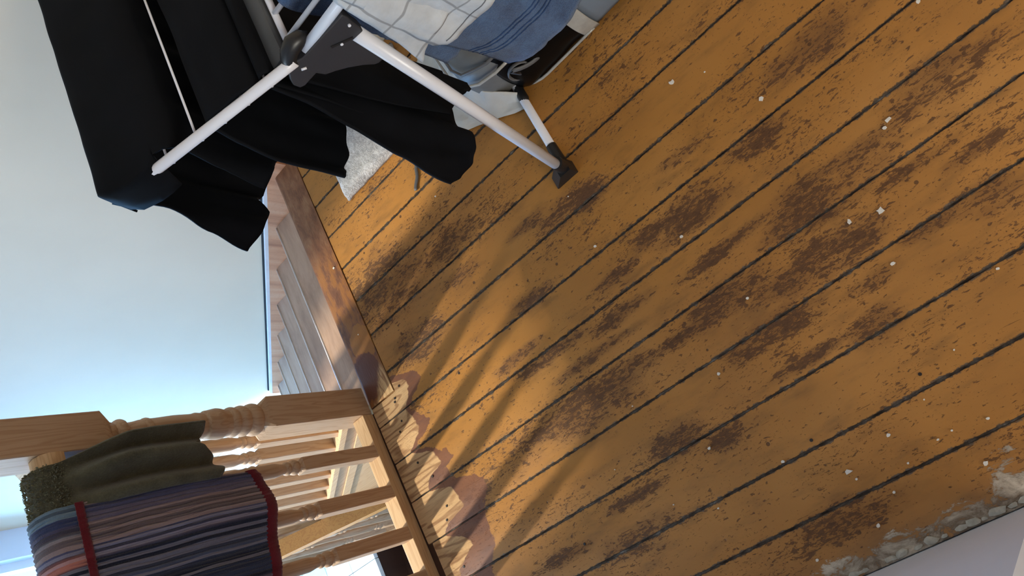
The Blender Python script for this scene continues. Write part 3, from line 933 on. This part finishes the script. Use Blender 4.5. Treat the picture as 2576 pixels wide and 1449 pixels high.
gt = drape('olive_towel', M['green'], None, 'X', top, (1.528, hem), (1.675, lambda v: 0.66), g_left, g_right, 70, 34, g_fold, 0.006)
tag(gt, 'olive green towel folded over the handrail beside the newel post', 'towel')
# looped pile where the towel turns over the rail
pb = MB()
for i in range(900):
    v = random.random(); t_ = random.random()
    s = lerp(0.574, 0.668, v)
    an = lerp(PI * 1.18, PI * 0.28, t_)
    p = Vector((s, 1.600 + 0.050 * math.cos(an), 0.889 + 0.042 * math.sin(an)))
    nrm = Vector((random.uniform(-.5, .5), math.cos(an), math.sin(an))).normalized()
    sd_ = Vector((random.uniform(-1, 1), random.uniform(-1, 1), random.uniform(-1, 1))).normalized() * 0.0022
    ln = random.uniform(0.002, 0.005)
    pb.add([p - sd_, p + sd_, p + nrm * ln + sd_ * 0.7 + Vector((random.uniform(-.002, .002),) * 3), p + nrm * ln - sd_ * 0.7, p + nrm * (ln * 1.35)], [(0, 1, 2, 3), (3, 2, 4)])
o = obj('pile', pb, M['green_pile'], gt); tag(o, None, None, None, 'stuff')

# --- striped towel with red binding
top2 = arc(1.600, 0.892, 0.052, 0.044)
shem = curve([(0.0, 0.60), (0.35, 0.54), (0.55, 0.508), (0.72, 0.490), (0.88, 0.480), (0.96, 0.488), (1.0, 0.502)])
S_X0, S_X1 = 0.06, 0.574
def s_left(sd, t_): return S_X0
def s_right(sd, t_):
    return S_X1 - (0.008 * t_ if sd == 'f' else 0)
def s_fold(sd, t_, s, v):
    rib = (0.0017 + 0.0010 * nz(s * 45, 3, t_ * 3)) * math.sin(s * 2 * PI * 104 + 3.4 * nz(s * 22, t_ * 5, 0))
    big = (0.010 * math.sin(s * 24.0 + 1.3 + 1.2 * t_) + 0.006 * math.sin(s * 57.0)) * (min(1, t_ * 2) if sd != 't' else 0)
    if sd == 'f': return (-big + rib - 0.006 * t_, 0)
    if sd == 'b': return (big - rib, 0)
    return (rib * 0.6, rib)
stt = drape('striped_towel', M['stripes'], None, 'X', top2, (1.520, shem), (1.672, lambda v: 0.52), s_left, s_right, 440, 34, s_fold, 0.006)
tag(stt, 'multicoloured striped towel with red binding hanging over the handrail', 'towel')
def front_pt(s, z_or_t, use_t=False):
    v = (s - S_X0) / (S_X1 - S_X0)
    zh = shem(v)
    t_ = z_or_t if use_t else (top2[0][1] - z_or_t) / (top2[0][1] - zh)
    a = lerp(top2[0][0], 1.520, min(1, t_ * 1.6) if t_ < .6 else 1)
    da, dz = s_fold('f', max(0, t_), s, v)
    return a + da, lerp(top2[0][1], zh, t_)
# red hem at the bottom, red tape higher up
hb = MB()
def hemP(uu, vv):
    s = lerp(S_X0, S_X1 - 0.006, uu)
    a, z = front_pt(s, 1.0, True)
    ang = 2 * PI * vv
    return (s, a + 0.0075 * math.cos(ang), z + 0.001 + 0.0155 * math.sin(ang))
hb.grid(hemP, 120, 10)
tag(obj('hem_binding', hb, M['red'], stt, smooth=True), 'dark red hem binding')
tb = MB()
def tapeP(uu, vv):
    s = lerp(S_X0, S_X1 + 0.001, uu)
    zc = 0.872 + 0.020 * (0.52 - s)
    z = zc + (vv - 0.5) * 0.0155
    a, zz = front_pt(s, z)
    return (s, a - 0.0058, z)
tb.grid(tapeP, 120, 3)
o = obj('red_tape', tb, M['red'], stt, smooth=True)
tag(o, 'narrow red tape across the towel')
sm = o.modifiers.new('thickness', 'SOLIDIFY'); sm.thickness = 0.003; sm.offset = 0

# ------------------------------------------------------------------ drying rack
RX0, RX1 = 0.86, 1.40
HZ = 0.858
rk = thing('drying_rack', (1.13, 0.3, 0), 'white tube clothes drying rack with dark plastic joints loaded with laundry', 'drying rack')
# wing: U-shaped tube with rounded corners
W0 = Vector((RX0, 0.592, HZ + 0.004)); 
def wing(y_): return HZ + 0.004 + (y_ - 0.592) * (0.978 - HZ - 0.004) / (0.972 - 0.592)
pts = [(RX0, 0.592 + 0.02 * k, wing(0.592 + 0.02 * k)) for k in range(16)]
for k in range(0, 9):
    a = PI / 2 * k / 8
    yy = 0.902 + 0.07 * math.sin(a)
    pts.append((RX0 + 0.07 * (1 - math.cos(a)), yy, wing(yy)))
for k in range(0, 9):
    a = PI / 2 * k / 8
    yy = 0.902 + 0.07 * math.cos(a)
    pts.append((RX1 - 0.07 * (1 - math.sin(a)), yy, wing(yy)))
pts += [(RX1, 0.592 + 0.31 * (1 - k / 4), wing(0.592 + 0.31 * (1 - k / 4))) for k in range(1, 5)]
obj('wing_frame', MB().tube(pts, 0.0092, 14), M['enamel'], rk, smooth=True)
for yy in (0.648, 0.695, 0.742, 0.789, 0.850, 0.905):
    obj('wing_rung', MB().tube([(RX0 + 0.004, yy, wing(yy) - 0.001), (RX1 - 0.004, yy, wing(yy) - 0.001)], 0.0021, 8), M['enamel'], rk, smooth=True)
    o = obj('rung_end', MB().tube([(RX0 - 0.001, yy, wing(yy) - 0.0095), (RX0 - 0.001, yy, wing(yy) - 0.0125)], [0.003, 0.0018], 8), M['enamel'], rk, smooth=True)
# centre section: side tubes and lengthwise rungs, end bar with grey sleeve
YB = -0.38
for xx in (RX0 + 0.008, RX1 - 0.008):
    obj('side_tube', MB().tube([(xx, 0.572, HZ - 0.004), (xx, 0.3, HZ), (xx, YB, HZ)], 0.0088, 14), M['enamel'], rk, smooth=True)
for xx in (0.908, 0.966, 1.024, 1.082, 1.140, 1.198, 1.256, 1.314):
    obj('rung', MB().tube([(xx, 0.592, HZ), (xx, YB, HZ)], 0.0044, 10), M['enamel'], rk, smooth=True)
obj('end_bar', MB().tube([(RX0 + 0.012, 0.594, HZ - 0.003), (RX1 - 0.012, 0.594, HZ - 0.003)], 0.006, 12), M['enamel'], rk, smooth=True)
obj('end_bar', MB().tube([(RX0 + 0.012, YB, HZ - 0.003), (RX1 - 0.012, YB, HZ - 0.003)], 0.006, 12), M['enamel'], rk, smooth=True)
o = obj('grey_sleeve', MB().box(RX0 + 0.02, RX1 - 0.02, 0.603, 0.634, HZ - 0.008, HZ + 0.010, 0.005), M['plastic2'], rk, angle=40)
tag(o, 'flat grey plastic crossbar')
# legs: U-shaped, the near one at this end
def leg_u(y_top, z_top, y_foot):
    for xx, s in ((RX0, 1), (RX1, -1)):
        obj('leg', MB().tube([(xx + 0.002 * s, y_top, z_top), (xx + 0.006 * s, lerp(y_top, y_foot, 0.95), 0.062), ], 0.0125, 16), M['enamel'], rk, smooth=True)
    obj('foot_bar', MB().tube([(RX0 + 0.03, y_foot, 0.017), (RX1 - 0.03, y_foot, 0.017)], 0.0115, 14), M['enamel'], rk, smooth=True)
leg_u(0.508, 0.80, 0.648)
leg_u(-0.30, 0.80, -0.42)
def foot(xc, yc, s, d):
    mb = MB()
    # socket for the leg, sloping wedge to the floor, sleeve around the foot bar
    mb.tube([(xc + 0.006 * s, yc - 0.012 * d, 0.075), (xc + 0.008 * s, yc - 0.002 * d, 0.012)], [0.0165, 0.0175], 14)
    w = 0.016
    poly = [(yc - 0.02 * d, 0.0), (yc + 0.045 * d, 0.0), (yc + 0.048 * d, 0.004), (yc + 0.012 * d, 0.04), (yc - 0.02 * d, 0.04)]
    mb.prism(poly, 'X', xc - 0.012 * s if s > 0 else xc - 0.022, xc + 0.022 if s > 0 else xc + 0.012)
    mb.tube([(xc + 0.012 * s, yc, 0.017), (xc + 0.085 * s, yc, 0.017)], [0.0165, 0.0135], 14)
    recalc(obj('foot', mb, M['rubber'], rk, angle=40))
foot(RX0, 0.648, 1, 1); foot(RX1, 0.648, -1, 1); foot(RX0, -0.42, 1, -1); foot(RX1, -0.42, -1, -1)
obj('foot_pad', MB().tube([(1.085, 0.646, 0.017), (1.10, 0.646, 0.017), (1.13, 0.646, 0.017), (1.15, 0.646, 0.017)], [0.008, 0.0135, 0.0135, 0.008], 12), M['rubber'], rk, smooth=True)
# corner brackets
BR = [(0.486, 0.848), (0.486, 0.837), (0.491, 0.821), (0.494, 0.806), (0.502, 0.786), (0.511, 0.752), (0.515, 0.739), (0.520, 0.732), (0.530, 0.727), (0.541, 0.728), (0.547, 0.733),
      (0.556, 0.752), (0.570, 0.773), (0.584, 0.789), (0.596, 0.800), (0.599, 0.817), (0.628, 0.819), (0.635, 0.824), (0.634, 0.838), (0.626, 0.849), (0.614, 0.860),
      (0.604, 0.866), (0.590, 0.862), (0.580, 0.856)]
for xx, s in ((RX0, 1), (RX1, -1)):
    mb = MB().prism(BR, 'X', xx - 0.003 * s, xx + 0.017 * s)
    b = recalc(obj('corner_bracket', mb, M['plastic'], rk, angle=30))
    bv = b.modifiers.new('soft', 'BEVEL'); bv.width = 0.002; bv.segments = 2
    xf = xx - 0.004 * s
    obj('slot', MB().prism([(0.515, 0.803), (0.545, 0.825), (0.543, 0.829), (0.513, 0.807)], 'X', xf - 0.0003 * s, xf + 0.001 * s), M['rubber'], b)
    for yy, zz in ((0.532, 0.815), (0.497, 0.826)):
        obj('rivet', MB().tube([(xf - 0.0012 * s, yy, zz), (xf + 0.002 * s, yy, zz)], 0.0026, 8), M['enamel'], b)
    # rounded hinge knob where the wing joins
    kb = MB()
    ks = [Vector((xx + 0.002 * s, 0.603, HZ + 0.002)), Vector((xx + 0.006 * s, 0.596, HZ + 0.010)), Vector((xx + 0.010 * s, 0.586, HZ + 0.014)), Vector((xx + 0.014 * s, 0.573, HZ + 0.014)), Vector((xx + 0.018 * s, 0.561, HZ + 0.006)), Vector((xx + 0.020 * s, 0.555, HZ - 0.004))]
    kb.tube(ks, [0.0115, 0.0132, 0.0145, 0.0155, 0.0135, 0.008], 14)
    obj('hinge_knob', kb, M['rubber'], rk, smooth=True)
    obj('hinge_pin', MB().tube([(xx - 0.004 * s, 0.600, HZ - 0.012), (xx - 0.004 * s, 0.594, HZ - 0.018)], 0.0022, 8), M['enamel'], rk, smooth=True)

# ------------------------------------------------------------------ laundry on the wing (black)
def wtop(y0, y1, lift, n=8):
    return [(lerp(y0, y1, k / (n - 1)), wing(lerp(y0, y1, k / (n - 1))) + lift) for k in range(n)]
# A: over the outer bar, falls outside and inside
topA = arc(0.972, wing(0.972) - 0.002, 0.016, 0.014, 7, 0, PI / 2) + [(y_, wing(y_) + 0.0125) for y_ in (0.955, 0.935, 0.915, 0.895, 0.875, 0.858)] + [(0.842, wing(0.842) + 0.008), (0.834, wing(0.834) - 0.006)]
hemAo = curve([(0, 0.705), (0.06, 0.675), (0.15, 0.640), (0.20, 0.660), (0.28, 0.61), (0.45, 0.56), (0.6, 0.52), (1, 0.5)])
hemAi = curve([(0, 0.760), (0.08, 0.735), (0.16, 0.690), (0.25, 0.672), (0.4, 0.64), (1, 0.60)])
leftA_o = curve([(0, 0.872), (0.12, 0.888), (0.4, 0.886), (0.7, 0.852), (1.0, 0.826)])
def A_left(sd, t_):
    if sd == 'f': return leftA_o(t_)
    if sd == 't':
        y_ = topA[int(round(t_ * (len(topA) - 1)))][0]
        return curve([(0.80, 0.880), (0.862, 0.876), (0.876, 0.836), (0.91, 0.834), (0.95, 0.842), (0.985, 0.866)])(y_)
    return curve([(0, 0.880), (0.5, 0.862), (1, 0.842)])(t_)
def A_fold(sd, t_, s, v):
    if sd == 't': return (0, 0.0025 * nz(s * 14, t_ * 5, 2) - (0.05 * (1 - v / 0.036) if v < 0.036 and topA[int(round(t_ * (len(topA) - 1)))][0] > 0.868 else 0))
    k = t_ ** 0.8
    d = 0.014 * math.sin(s * 38 + 1.0 + t_) + 0.008 * math.sin(s * 83 + 2.2 * t_)
    return (d * k, 0)
ga = drape('black_trousers', M['black'], None, 'X', topA, (1.000, hemAo), (0.850, hemAi), A_left, lambda a, b: 1.385, 80, 26, A_fold, 0.004)
tag(ga, 'black trousers draped over the outer bar of the drying rack wing', 'trousers')

# B: over the middle rung, short side behind, long side towards the viewer
yB = 0.742
topB = [(0.768, wing(0.768) - 0.012), (0.763, wing(0.763) - 0.001), (0.752, wing(0.752) + 0.006)] + [(y_, wing(y_) + 0.0085 + 0.002 * math.sin(y_ * 120)) for y_ in (0.735, 0.72, 0.705, 0.69, 0.676)] + [(0.664, wing(0.664) + 0.003), (0.657, wing(0.657) - 0.012)]
hemBf = curve([(0, 0.655), (0.06, 0.630), (0.14, 0.600), (0.25, 0.59), (1, 0.56)])
leftBf = curve([(0, 0.868), (0.2, 0.85), (0.45, 0.826), (0.75, 0.820), (1.0, 0.812)])
hemBb = curve([(0.0, 0.445), (0.06, 0.410), (0.16, 0.370), (0.32, 0.330), (0.6, 0.318), (1, 0.32)])
leftBb = curve([(0, 0.867), (0.15, 0.861), (0.4, 0.838), (0.65, 0.806), (0.85, 0.788), (1.0, 0.782)])
def B_fold(sd, t_, s, v):
    if sd == 't': return (0.004 * nz(s * 9, 3, 1), 0.005 * nz(s * 8, 1, 4))
    if sd == 'f':
        return ((0.008 * math.sin(s * 44 + 0.7) + 0.004 * math.sin(s * 90)) * t_, 0)
    d = 0.013 * math.sin(s * 30 + 2.6 * t_ + 0.6) * t_ ** 0.7 + 0.006 * math.sin(s * 71 - 4 * t_) * t_
    bulge = -0.02 * math.sin(PI * min(1, t_ * 1.1)) * (0.5 + 0.5 * nz(s * 6, t_ * 2, 9))
    return (d + bulge, 0)
gb = drape('black_garment', M['black'], None, 'X', topB, (0.775, hemBf), (0.678, hemBb), lambda sd, t_: leftBf(t_) if sd == 'f' else (0.867 if sd == 't' else leftBb(t_)), lambda sd, t_: 1.38 if sd != 'b' else lerp(1.38, 1.10, min(1, t_ * 1.5)), 90, 34, B_fold, 0.005)
tag(gb, 'long black garment hanging lowest from the middle of the rack wing', 'clothing')
# D: over the inner rung, hangs nearer the viewer
yD = 0.644
topD = arc(yD, wing(yD) - 0.002, 0.010, 0.012, 7, 0, PI)
hemD = curve([(0, 0.43), (0.3, 0.39), (0.6, 0.33), (0.9, 0.268), (1, 0.275)])
def D_fold(sd, t_, s, v):
    if sd == 't': return (0, 0)
    return ((0.008 * math.sin(s * 36 + 1) + 0.004 * math.sin(s * 77 + 3 * t_)) * t_ ** 0.7, 0)
gd = drape('black_shirt', M['black'], None, 'X', topD, (0.650, lambda v: 0.66), (0.632, hemD), lambda sd, t_: 0.870 if sd != 'b' else lerp(0.870, 0.915, t_), lambda sd, t_: 1.375 if sd != 'b' else lerp(1.375, 1.062, min(1, t_ * 2.2)), 60, 26, D_fold, 0.004)
tag(gd, 'black shirt hanging from the inner rung of the rack wing behind the white leg', 'clothing')

# ------------------------------------------------------------------ laundry on the centre section
# blue towel over the third rung
xT = 0.966
topT = arc(xT, HZ + 0.001, 0.009, 0.0085, 7, PI, 0)
leftT = curve([(0, 0.568), (0.3, 0.545), (0.6, 0.520), (0.85, 0.503), (1.0, 0.497)])
hemT = curve([(0.0, 0.350), (0.05, 0.338), (0.15, 0.328), (0.35, 0.322), (1, 0.315)])
def T_fold(sd, t_, s, v):
    if sd == 't': return (0, 0.0015 * nz(s * 90, 1, 1))
    edge = 0.004 * nz(s * 60, t_ * 40, 5)
    d = (0.010 * math.sin(s * 26 + 0.4) + 0.004 * math.sin(s * 61 + 2 * t_)) * t_ ** 0.8
    return ((d if sd == 'f' else -d * 0.3) + 0.0016 * nz(s * 160, t_ * 90, 3), edge * (1 if t_ > .9 else 0))
tw = drape('blue_towel', M['blue'], None, 'Y', topT, (0.950, hemT), (0.985, lambda v: 0.46), lambda sd, t_: (leftT(t_) if sd == 'f' else 0.566) + 0.003 * nz(t_ * 30, 2, 2), lambda a, b: -0.10, 90, 50, T_fold, 0.008)
tag(tw, 'blue terry towel hanging from the rack beneath the pale checked shirt', 'towel')
for dz in (0.082, 0.092, 0.110, 0.120):
    mb = MB()
    pts = []
    for k in range(90):
        v = k / 89
        zh = hemT(v) + dz
        t_ = (topT[0][1] - zh) / (topT[0][1] - hemT(v))
        s = lerp(leftT(t_), -0.10, v)
        a = lerp(topT[0][0], 0.950, 1)
        da, dd = T_fold('f', t_, s, v)
        pts.append((a + da - 0.0048, s, zh))
    obj('woven_band', MB().tube(pts, 0.0018, 6), M['blue_band'], tw, smooth=True)
# pale checked shirt over the side tube
xS = RX0 + 0.008
def shirt(name, parent, xoff, left, hem, right, label=None, back=True, ph=0.0):
    topS = arc(xS, HZ + 0.001, 0.011 + xoff, 0.012 + xoff, 7, PI, 0)
    def fold(sd, t_, s, v):
        if sd == 't': return (0, 0.002 * nz(s * 30, 1, ph))
        d = (0.007 * math.sin(s * 31 + ph) + 0.004 * math.sin(s * 73 + 3 * t_ + ph)) * t_ ** 0.7
        return (d + 0.003 * nz(s * 26, t_ * 8, ph), 0)
    o = drape(name, M['shirt'], parent, 'Y', topS, (xS - 0.020 - xoff, hem), ((xS + 0.016 + xoff, lambda v: 0.70) if back else None), left, right, 60, 26, fold, 0.0022, suv=True)
    return o, fold, topS
lS = curve([(0, 0.462), (0.3, 0.459), (0.7, 0.466), (0.9, 0.468), (1.0, 0.455)])
hS = curve([(0, 0.650), (0.04, 0.640), (0.10, 0.634), (0.18, 0.645), (0.3, 0.657), (1, 0.66)])
sh, shf, topS = shirt('checked_shirt', None, 0.004, lambda sd, t_: lS(t_) if sd == 'f' else 0.462, hS, lambda a, b: -0.05, ph=0.7)
tag(sh, 'pale grey checked cotton shirt hanging over the near side tube of the rack', 'shirt')
lS2 = curve([(0, 0.474), (0.25, 0.478), (0.6, 0.486), (1.0, 0.500)])
hS2 = curve([(0, 0.672), (0.05, 0.683), (0.2, 0.69), (1, 0.69)])
s2, f2, t2 = shirt('under_layer', sh, 0.0, lambda sd, t_: lS2(t_) if sd == 'f' else 0.474, hS2, lambda a, b: 0.10, ph=2.4)
# stitching near the hem and the side edge
pts = []
for k in range(60):
    v = k / 59 * 0.9 + 0.03
    z = hS(v) + 0.016
    t_ = (topS[0][1] - z) / (topS[0][1] - hS(v))
    s = lerp(lS(t_), -0.05, v)
    da, _ = shf('f', t_, s, v)
    pts.append((xS - 0.024 + da - 0.0018, s, z))
obj('hem_stitch', MB().tube(pts, 0.0009, 5), M['stitch'], sh, smooth=True)

# ------------------------------------------------------------------ things on the floor
# storage bag under the rack
bg_ = thing('storage_bag', (1.28, 0.3, 0), 'grey fabric storage bag with a black vinyl side under the rack', 'bag')
def soft_box(x0, x1, y0, y1, z1, bul=0.02, rr=0.05, seed=1.0):
    """pillow-like bag: rounded plan outline, walls bulge, top sags"""
    mb = MB()
    n = 48
    cx, cy = (x0 + x1) / 2, (y0 + y1) / 2
    hx, hy = (x1 - x0) / 2, (y1 - y0) / 2
    def plan(k, sc):
        a = 2 * PI * k / n
        c, s = math.cos(a), math.sin(a)
        p = 5.0
        q = (abs(c) ** p + abs(s) ** p) ** (-1 / p)
        return cx + hx * q * c * sc, cy + hy * q * s * sc
    lev = [(0.0, 0.975), (0.12, 1.0), (0.35, 1.0 + bul), (0.6, 1.0 + bul * 0.8), (0.82, 0.985), (0.94, 0.93), (1.0, 0.84), (1.0, 0.6), (0.97, 0.3), (0.96, 0.05)]
    for h_, sc in lev:
        for k in range(n):
            px, py = plan(k, sc)
            w = nz(px * 12, py * 12, h_ * 3 + seed) * 0.010 * (0.2 + h_)
            mb.v.append((px + w, py + w * 0.7, h_ * z1 + w * 0.6 * (h_ > 0)))
    for i in range(len(lev) - 1):
        for k in range(n):
            mb.f.append((i * n + k, i * n + (k + 1) % n, (i + 1) * n + (k + 1) % n, (i + 1) * n + k))
    mb.f.append(tuple(range(n))[::-1]); mb.f.append(tuple((len(lev) - 1) * n + k for k in range(n)))
    return mb
obj('body', soft_box(1.128, 1.50, -0.10, 0.735, 0.175), M['bag'], bg_, smooth=True)
# near side: black panel, clear strip, blue grey panel (each its own sheet a few mm proud)
def side_panel(name, mat, y0, y1, z0, z1, xo, lean=0.03, par=bg_):
    mb = MB()
    def P(uu, vv):
        yy = lerp(y0, y1, uu); z = lerp(z0, z1, vv)
        bul = 0.012 * math.sin(PI * vv) + 0.004 * nz(yy * 14, z * 14, xo * 50)
        rnd = 0.03 * max(0, (yy - 0.59) / 0.06) ** 2
        return (xo - bul + lean * vv * vv + rnd, yy, z)
    mb.grid(P, 24, 12)
    o = obj(name, mb, mat, par, smooth=True)
    s_ = o.modifiers.new('thickness', 'SOLIDIFY'); s_.thickness = 0.006
    return o
bp = side_panel('black_panel', M['bag_black'], 0.425, 0.635, 0.006, 0.165, 1.118)
tag(bp, 'glossy black vinyl panel')
side_panel('clear_strip', M['vinyl'], 0.385, 0.428, 0.002, 0.175, 1.112)
side_panel('blue_grey_panel', M['bag_blue'], -0.08, 0.388, 0.002, 0.185, 1.118)
# rim piping and handle loop on the black panel
pts = [(1.112 + 0.05 * max(0, (y_ - 0.56) / 0.10) ** 2, y_, 0.006) for y_ in [0.40 + 0.02 * k for k in range(12)]]
obj('piping', MB().tube(pts, 0.004, 8), M['vinyl'], bg_, smooth=True)
hp_ = []
for k in range(22):
    q = k / 21
    yy = 0.46 + 0.135 * q
    z = 0.105 - 0.03 * math.sin(q * PI * 1.2)
    hp_.append((1.104 + 0.010 * math.sin(q * 5) + 0.03 * (z / 0.165) ** 2, yy, z))
for k in range(16):
    a = -PI * 0.5 + 2 * PI * 0.8 * k / 15
    hp_.append((1.118, 0.588 + 0.028 * math.cos(a), 0.092 + 0.030 * math.sin(a)))
obj('handle_loop', MB().tube(hp_, 0.0062, 8, flat=(1, 0.5)), M['strap'], bg_, smooth=True)
# raised seams round the bag's far corner
for q0, z0_ in ((0.0, 0.150), (0.022, 0.172)):
    pts = [(1.118 + q0, 0.56, z0_), (1.120 + q0, 0.62, z0_), (1.130 + q0, 0.672 - q0, z0_ + 0.002), (1.155 + q0 * .6, 0.712 - q0, z0_ + 0.004), (1.20, 0.734 - q0 * 1.2, z0_ + 0.005), (1.30, 0.742 - q0 * 1.2, z0_ + 0.006), (1.42, 0.742 - q0 * 1.2, z0_ + 0.004)]
    obj('seam', MB().tube(pts, 0.0042, 8), M['vinyl'] if q0 == 0 else M['strap'], bg_, smooth=True)

# crumpled pale cloth on the floor against the bag
cl = MB()
def clP(uu, vv):
    yy = lerp(lerp(0.640, 0.705, min(1, vv * 7)), 0.662 + 0.228 * min(1, vv * 3.4), uu)
    xx = lerp(1.085, 1.46, vv) + 0.03 * (1 - uu) * (1 - vv)
    h_ = 0.115 * (1 - uu) ** 2.2 * (0.15 + 0.85 * min(1, vv * 4)) + 0.004
    e = min(1, 8 * uu * (1 - uu) + 0.05) 
    cr = 0.016 * abs(nz(xx * 16, yy * 16, 4)) + 0.008 * nz(xx * 40, yy * 34, 2)
    return (xx + 0.006 * nz(yy * 20, xx * 5, 1), yy + 0.006 * nz(xx * 18, yy * 3, 8), max(0.0025, h_ + cr * e))
cl.grid(clP, 40, 50)
o = obj('crumpled_cloth', cl, M['canvas'], None, smooth=True)
s_ = o.modifiers.new('thickness', 'SOLIDIFY'); s_.thickness = 0.003; s_.offset = 1
tag(o, 'crumpled pale canvas cloth lying on the floor under the rack', 'cloth')

# felt cushion
fc = MB()
fx0, fx1, fy0, fy1, fh = 1.300, 1.585, 0.92, 1.315, 0.034
def felt(uu, vv):
    return (lerp(fx0, fx1, uu), lerp(fy0, fy1, vv))
n = 40
bm = bmesh.new()
bmesh.ops.create_grid(bm, x_segments=n, y_segments=n, size=1)
for v_ in bm.verts:
    uu, vv = (v_.co.x + 1) / 2, (v_.co.y + 1) / 2
    e = min(uu, 1 - uu, vv, 1 - vv)
    px, py = felt(uu, vv)
    hh = fh * (1 - (1 - min(1, e / 0.06)) ** 2 * 0.75) + 0.0022 * nz(px * 70, py * 70, 1) + 0.0014 * nz(px * 170, py * 170, 2)
    rag = 0.003 * (e < 0.001)
    v_.co = Vector((px + rag * nz(px * 40, py * 40, 5), py + rag * nz(px * 40, py * 40, 9), hh + 0.001))
ret = bmesh.ops.extrude_face_region(bm, geom=bm.faces[:])
for g in ret['geom']:
    if isinstance(g, bmesh.types.BMVert):
        g.co.z = 0.001
bmesh.ops.recalc_face_normals(bm, faces=bm.faces[:])
fc.bm(bm)
o = obj('felt_cushion', fc, M['felt'], None, smooth=True)
tag(o, 'fuzzy grey white felt pad lying on the floor below the black laundry', 'cushion')

# short grey strap lying on the floor
pts = [(1.215 - 0.066 * k / 10, 1.032 + 0.044 * (k / 10) + 0.003 * math.sin(k * 0.9), 0.0045) for k in range(11)]
o = obj('grey_strap', MB().tube(pts, 0.006, 8, flat=(0.45, 1)), M['strap'], None, smooth=True)
tag(o, 'short grey strap lying on the floor below the longest black garment', 'strap')

# paint chips stuck on the floor
CH = [(0.861, 0.325, 9), (0.825, 0.255, 4), (0.689, 0.196, 10), (0.489, 0.035, 9), (0.48, 0.05, 7), (-0.032, 0.471, 10), (0.135, 0.698, 6), (-0.059, 0.211, 6), (0.353, 0.145, 10),
      (0.37, 0.2, 9), (0.256, 0.183, 8), (0.667, 0.689, 6), (0.815, 0.684, 3), (0.64, -0.128, 8), (0.151, 0.051, 5), (0.357, 0.451, 6), (0.257, 0.592, 7), (0.554, 0.498, 7),
      (-0.053, 0.301, 4), (-0.05, 0.272, 4), (0.018, 0.28, 3), (-0.122, 0.258, 8), (-0.008, 0.37, 7), (-0.066, 0.369, 4), (-0.051, 0.466, 4), (0.04, 0.573, 6), (0.068, 0.188, 3),
      (1.165, 1.485, 7), (0.93, 1.50, 4), (1.09, 1.03, 4), (0.30, 0.81, 3), (0.20, 0.93, 3), (0.07, 0.84, 3), (0.02, 0.75, 4), (-0.10, 0.42, 6), (-0.14, 0.48, 7), (-0.15, 0.62, 6)]
for x_, y_, sz in CH:
    mb = MB()
    m = random.randint(6, 9)
    ph = random.random() * 6
    sp = sz >= 9
    ring = []
    for k in range(m):
        a = 2 * PI * k / m + ph
        rr = sz * 0.001 * (random.uniform(0.35, 1.25) if sp else random.uniform(0.6, 1.0)) * 0.62
        ring.append((x_ + rr * math.cos(a), y_ + rr * 1.2 * math.sin(a)))
    zt = 0.0018 if y_ < 1.456 else 0.0025
    mb.prism(ring, 'Z', zt - 0.002, zt + 0.0006)
    recalc(obj('paint_chip', mb, M['chip'], fl_root))
# nail heads in the bare boards
for x_, y_ in [(0.693, 1.468), (0.684, 1.474), (0.625, 1.478), (0.602, 1.50), (0.497, 1.485), (0.44, 1.455), (0.35, 1.45), (0.318, 1.47), (0.19, 1.48), (0.715, 1.435), (0.09, 1.10), (0.05, 0.50), (0.06, 0.26), (0.63, 1.22)]:
    obj('nail', MB().tube([(x_, y_, -0.004), (x_, y_, 0.0012)], 0.0034, 9), M['nail'], fl_root)
# plaster crumbs along the foot of the left wall
for k in range(56):
    y_ = 0.238 + 0.026 * k * random.uniform(0.9, 1.0)
    if y_ > 1.5: break
    sz = random.uniform(0.003, 0.009)
    bm = bmesh.new()
    bmesh.ops.create_icosphere(bm, subdivisions=1, radius=1.0)
    for v_ in bm.verts:
        v_.co = Vector((v_.co.x * sz * random.uniform(.7, 1.1), v_.co.y * sz * random.uniform(1.2, 2.4), max(-0.5, v_.co.z) * sz * 0.28 * random.uniform(.6, 1.2)))
        v_.co += Vector((-0.203 + sz * 0.5, y_, sz * 0.12))
    obj('plaster_crumb', MB().bm(bm), M['lint'], fl_root)
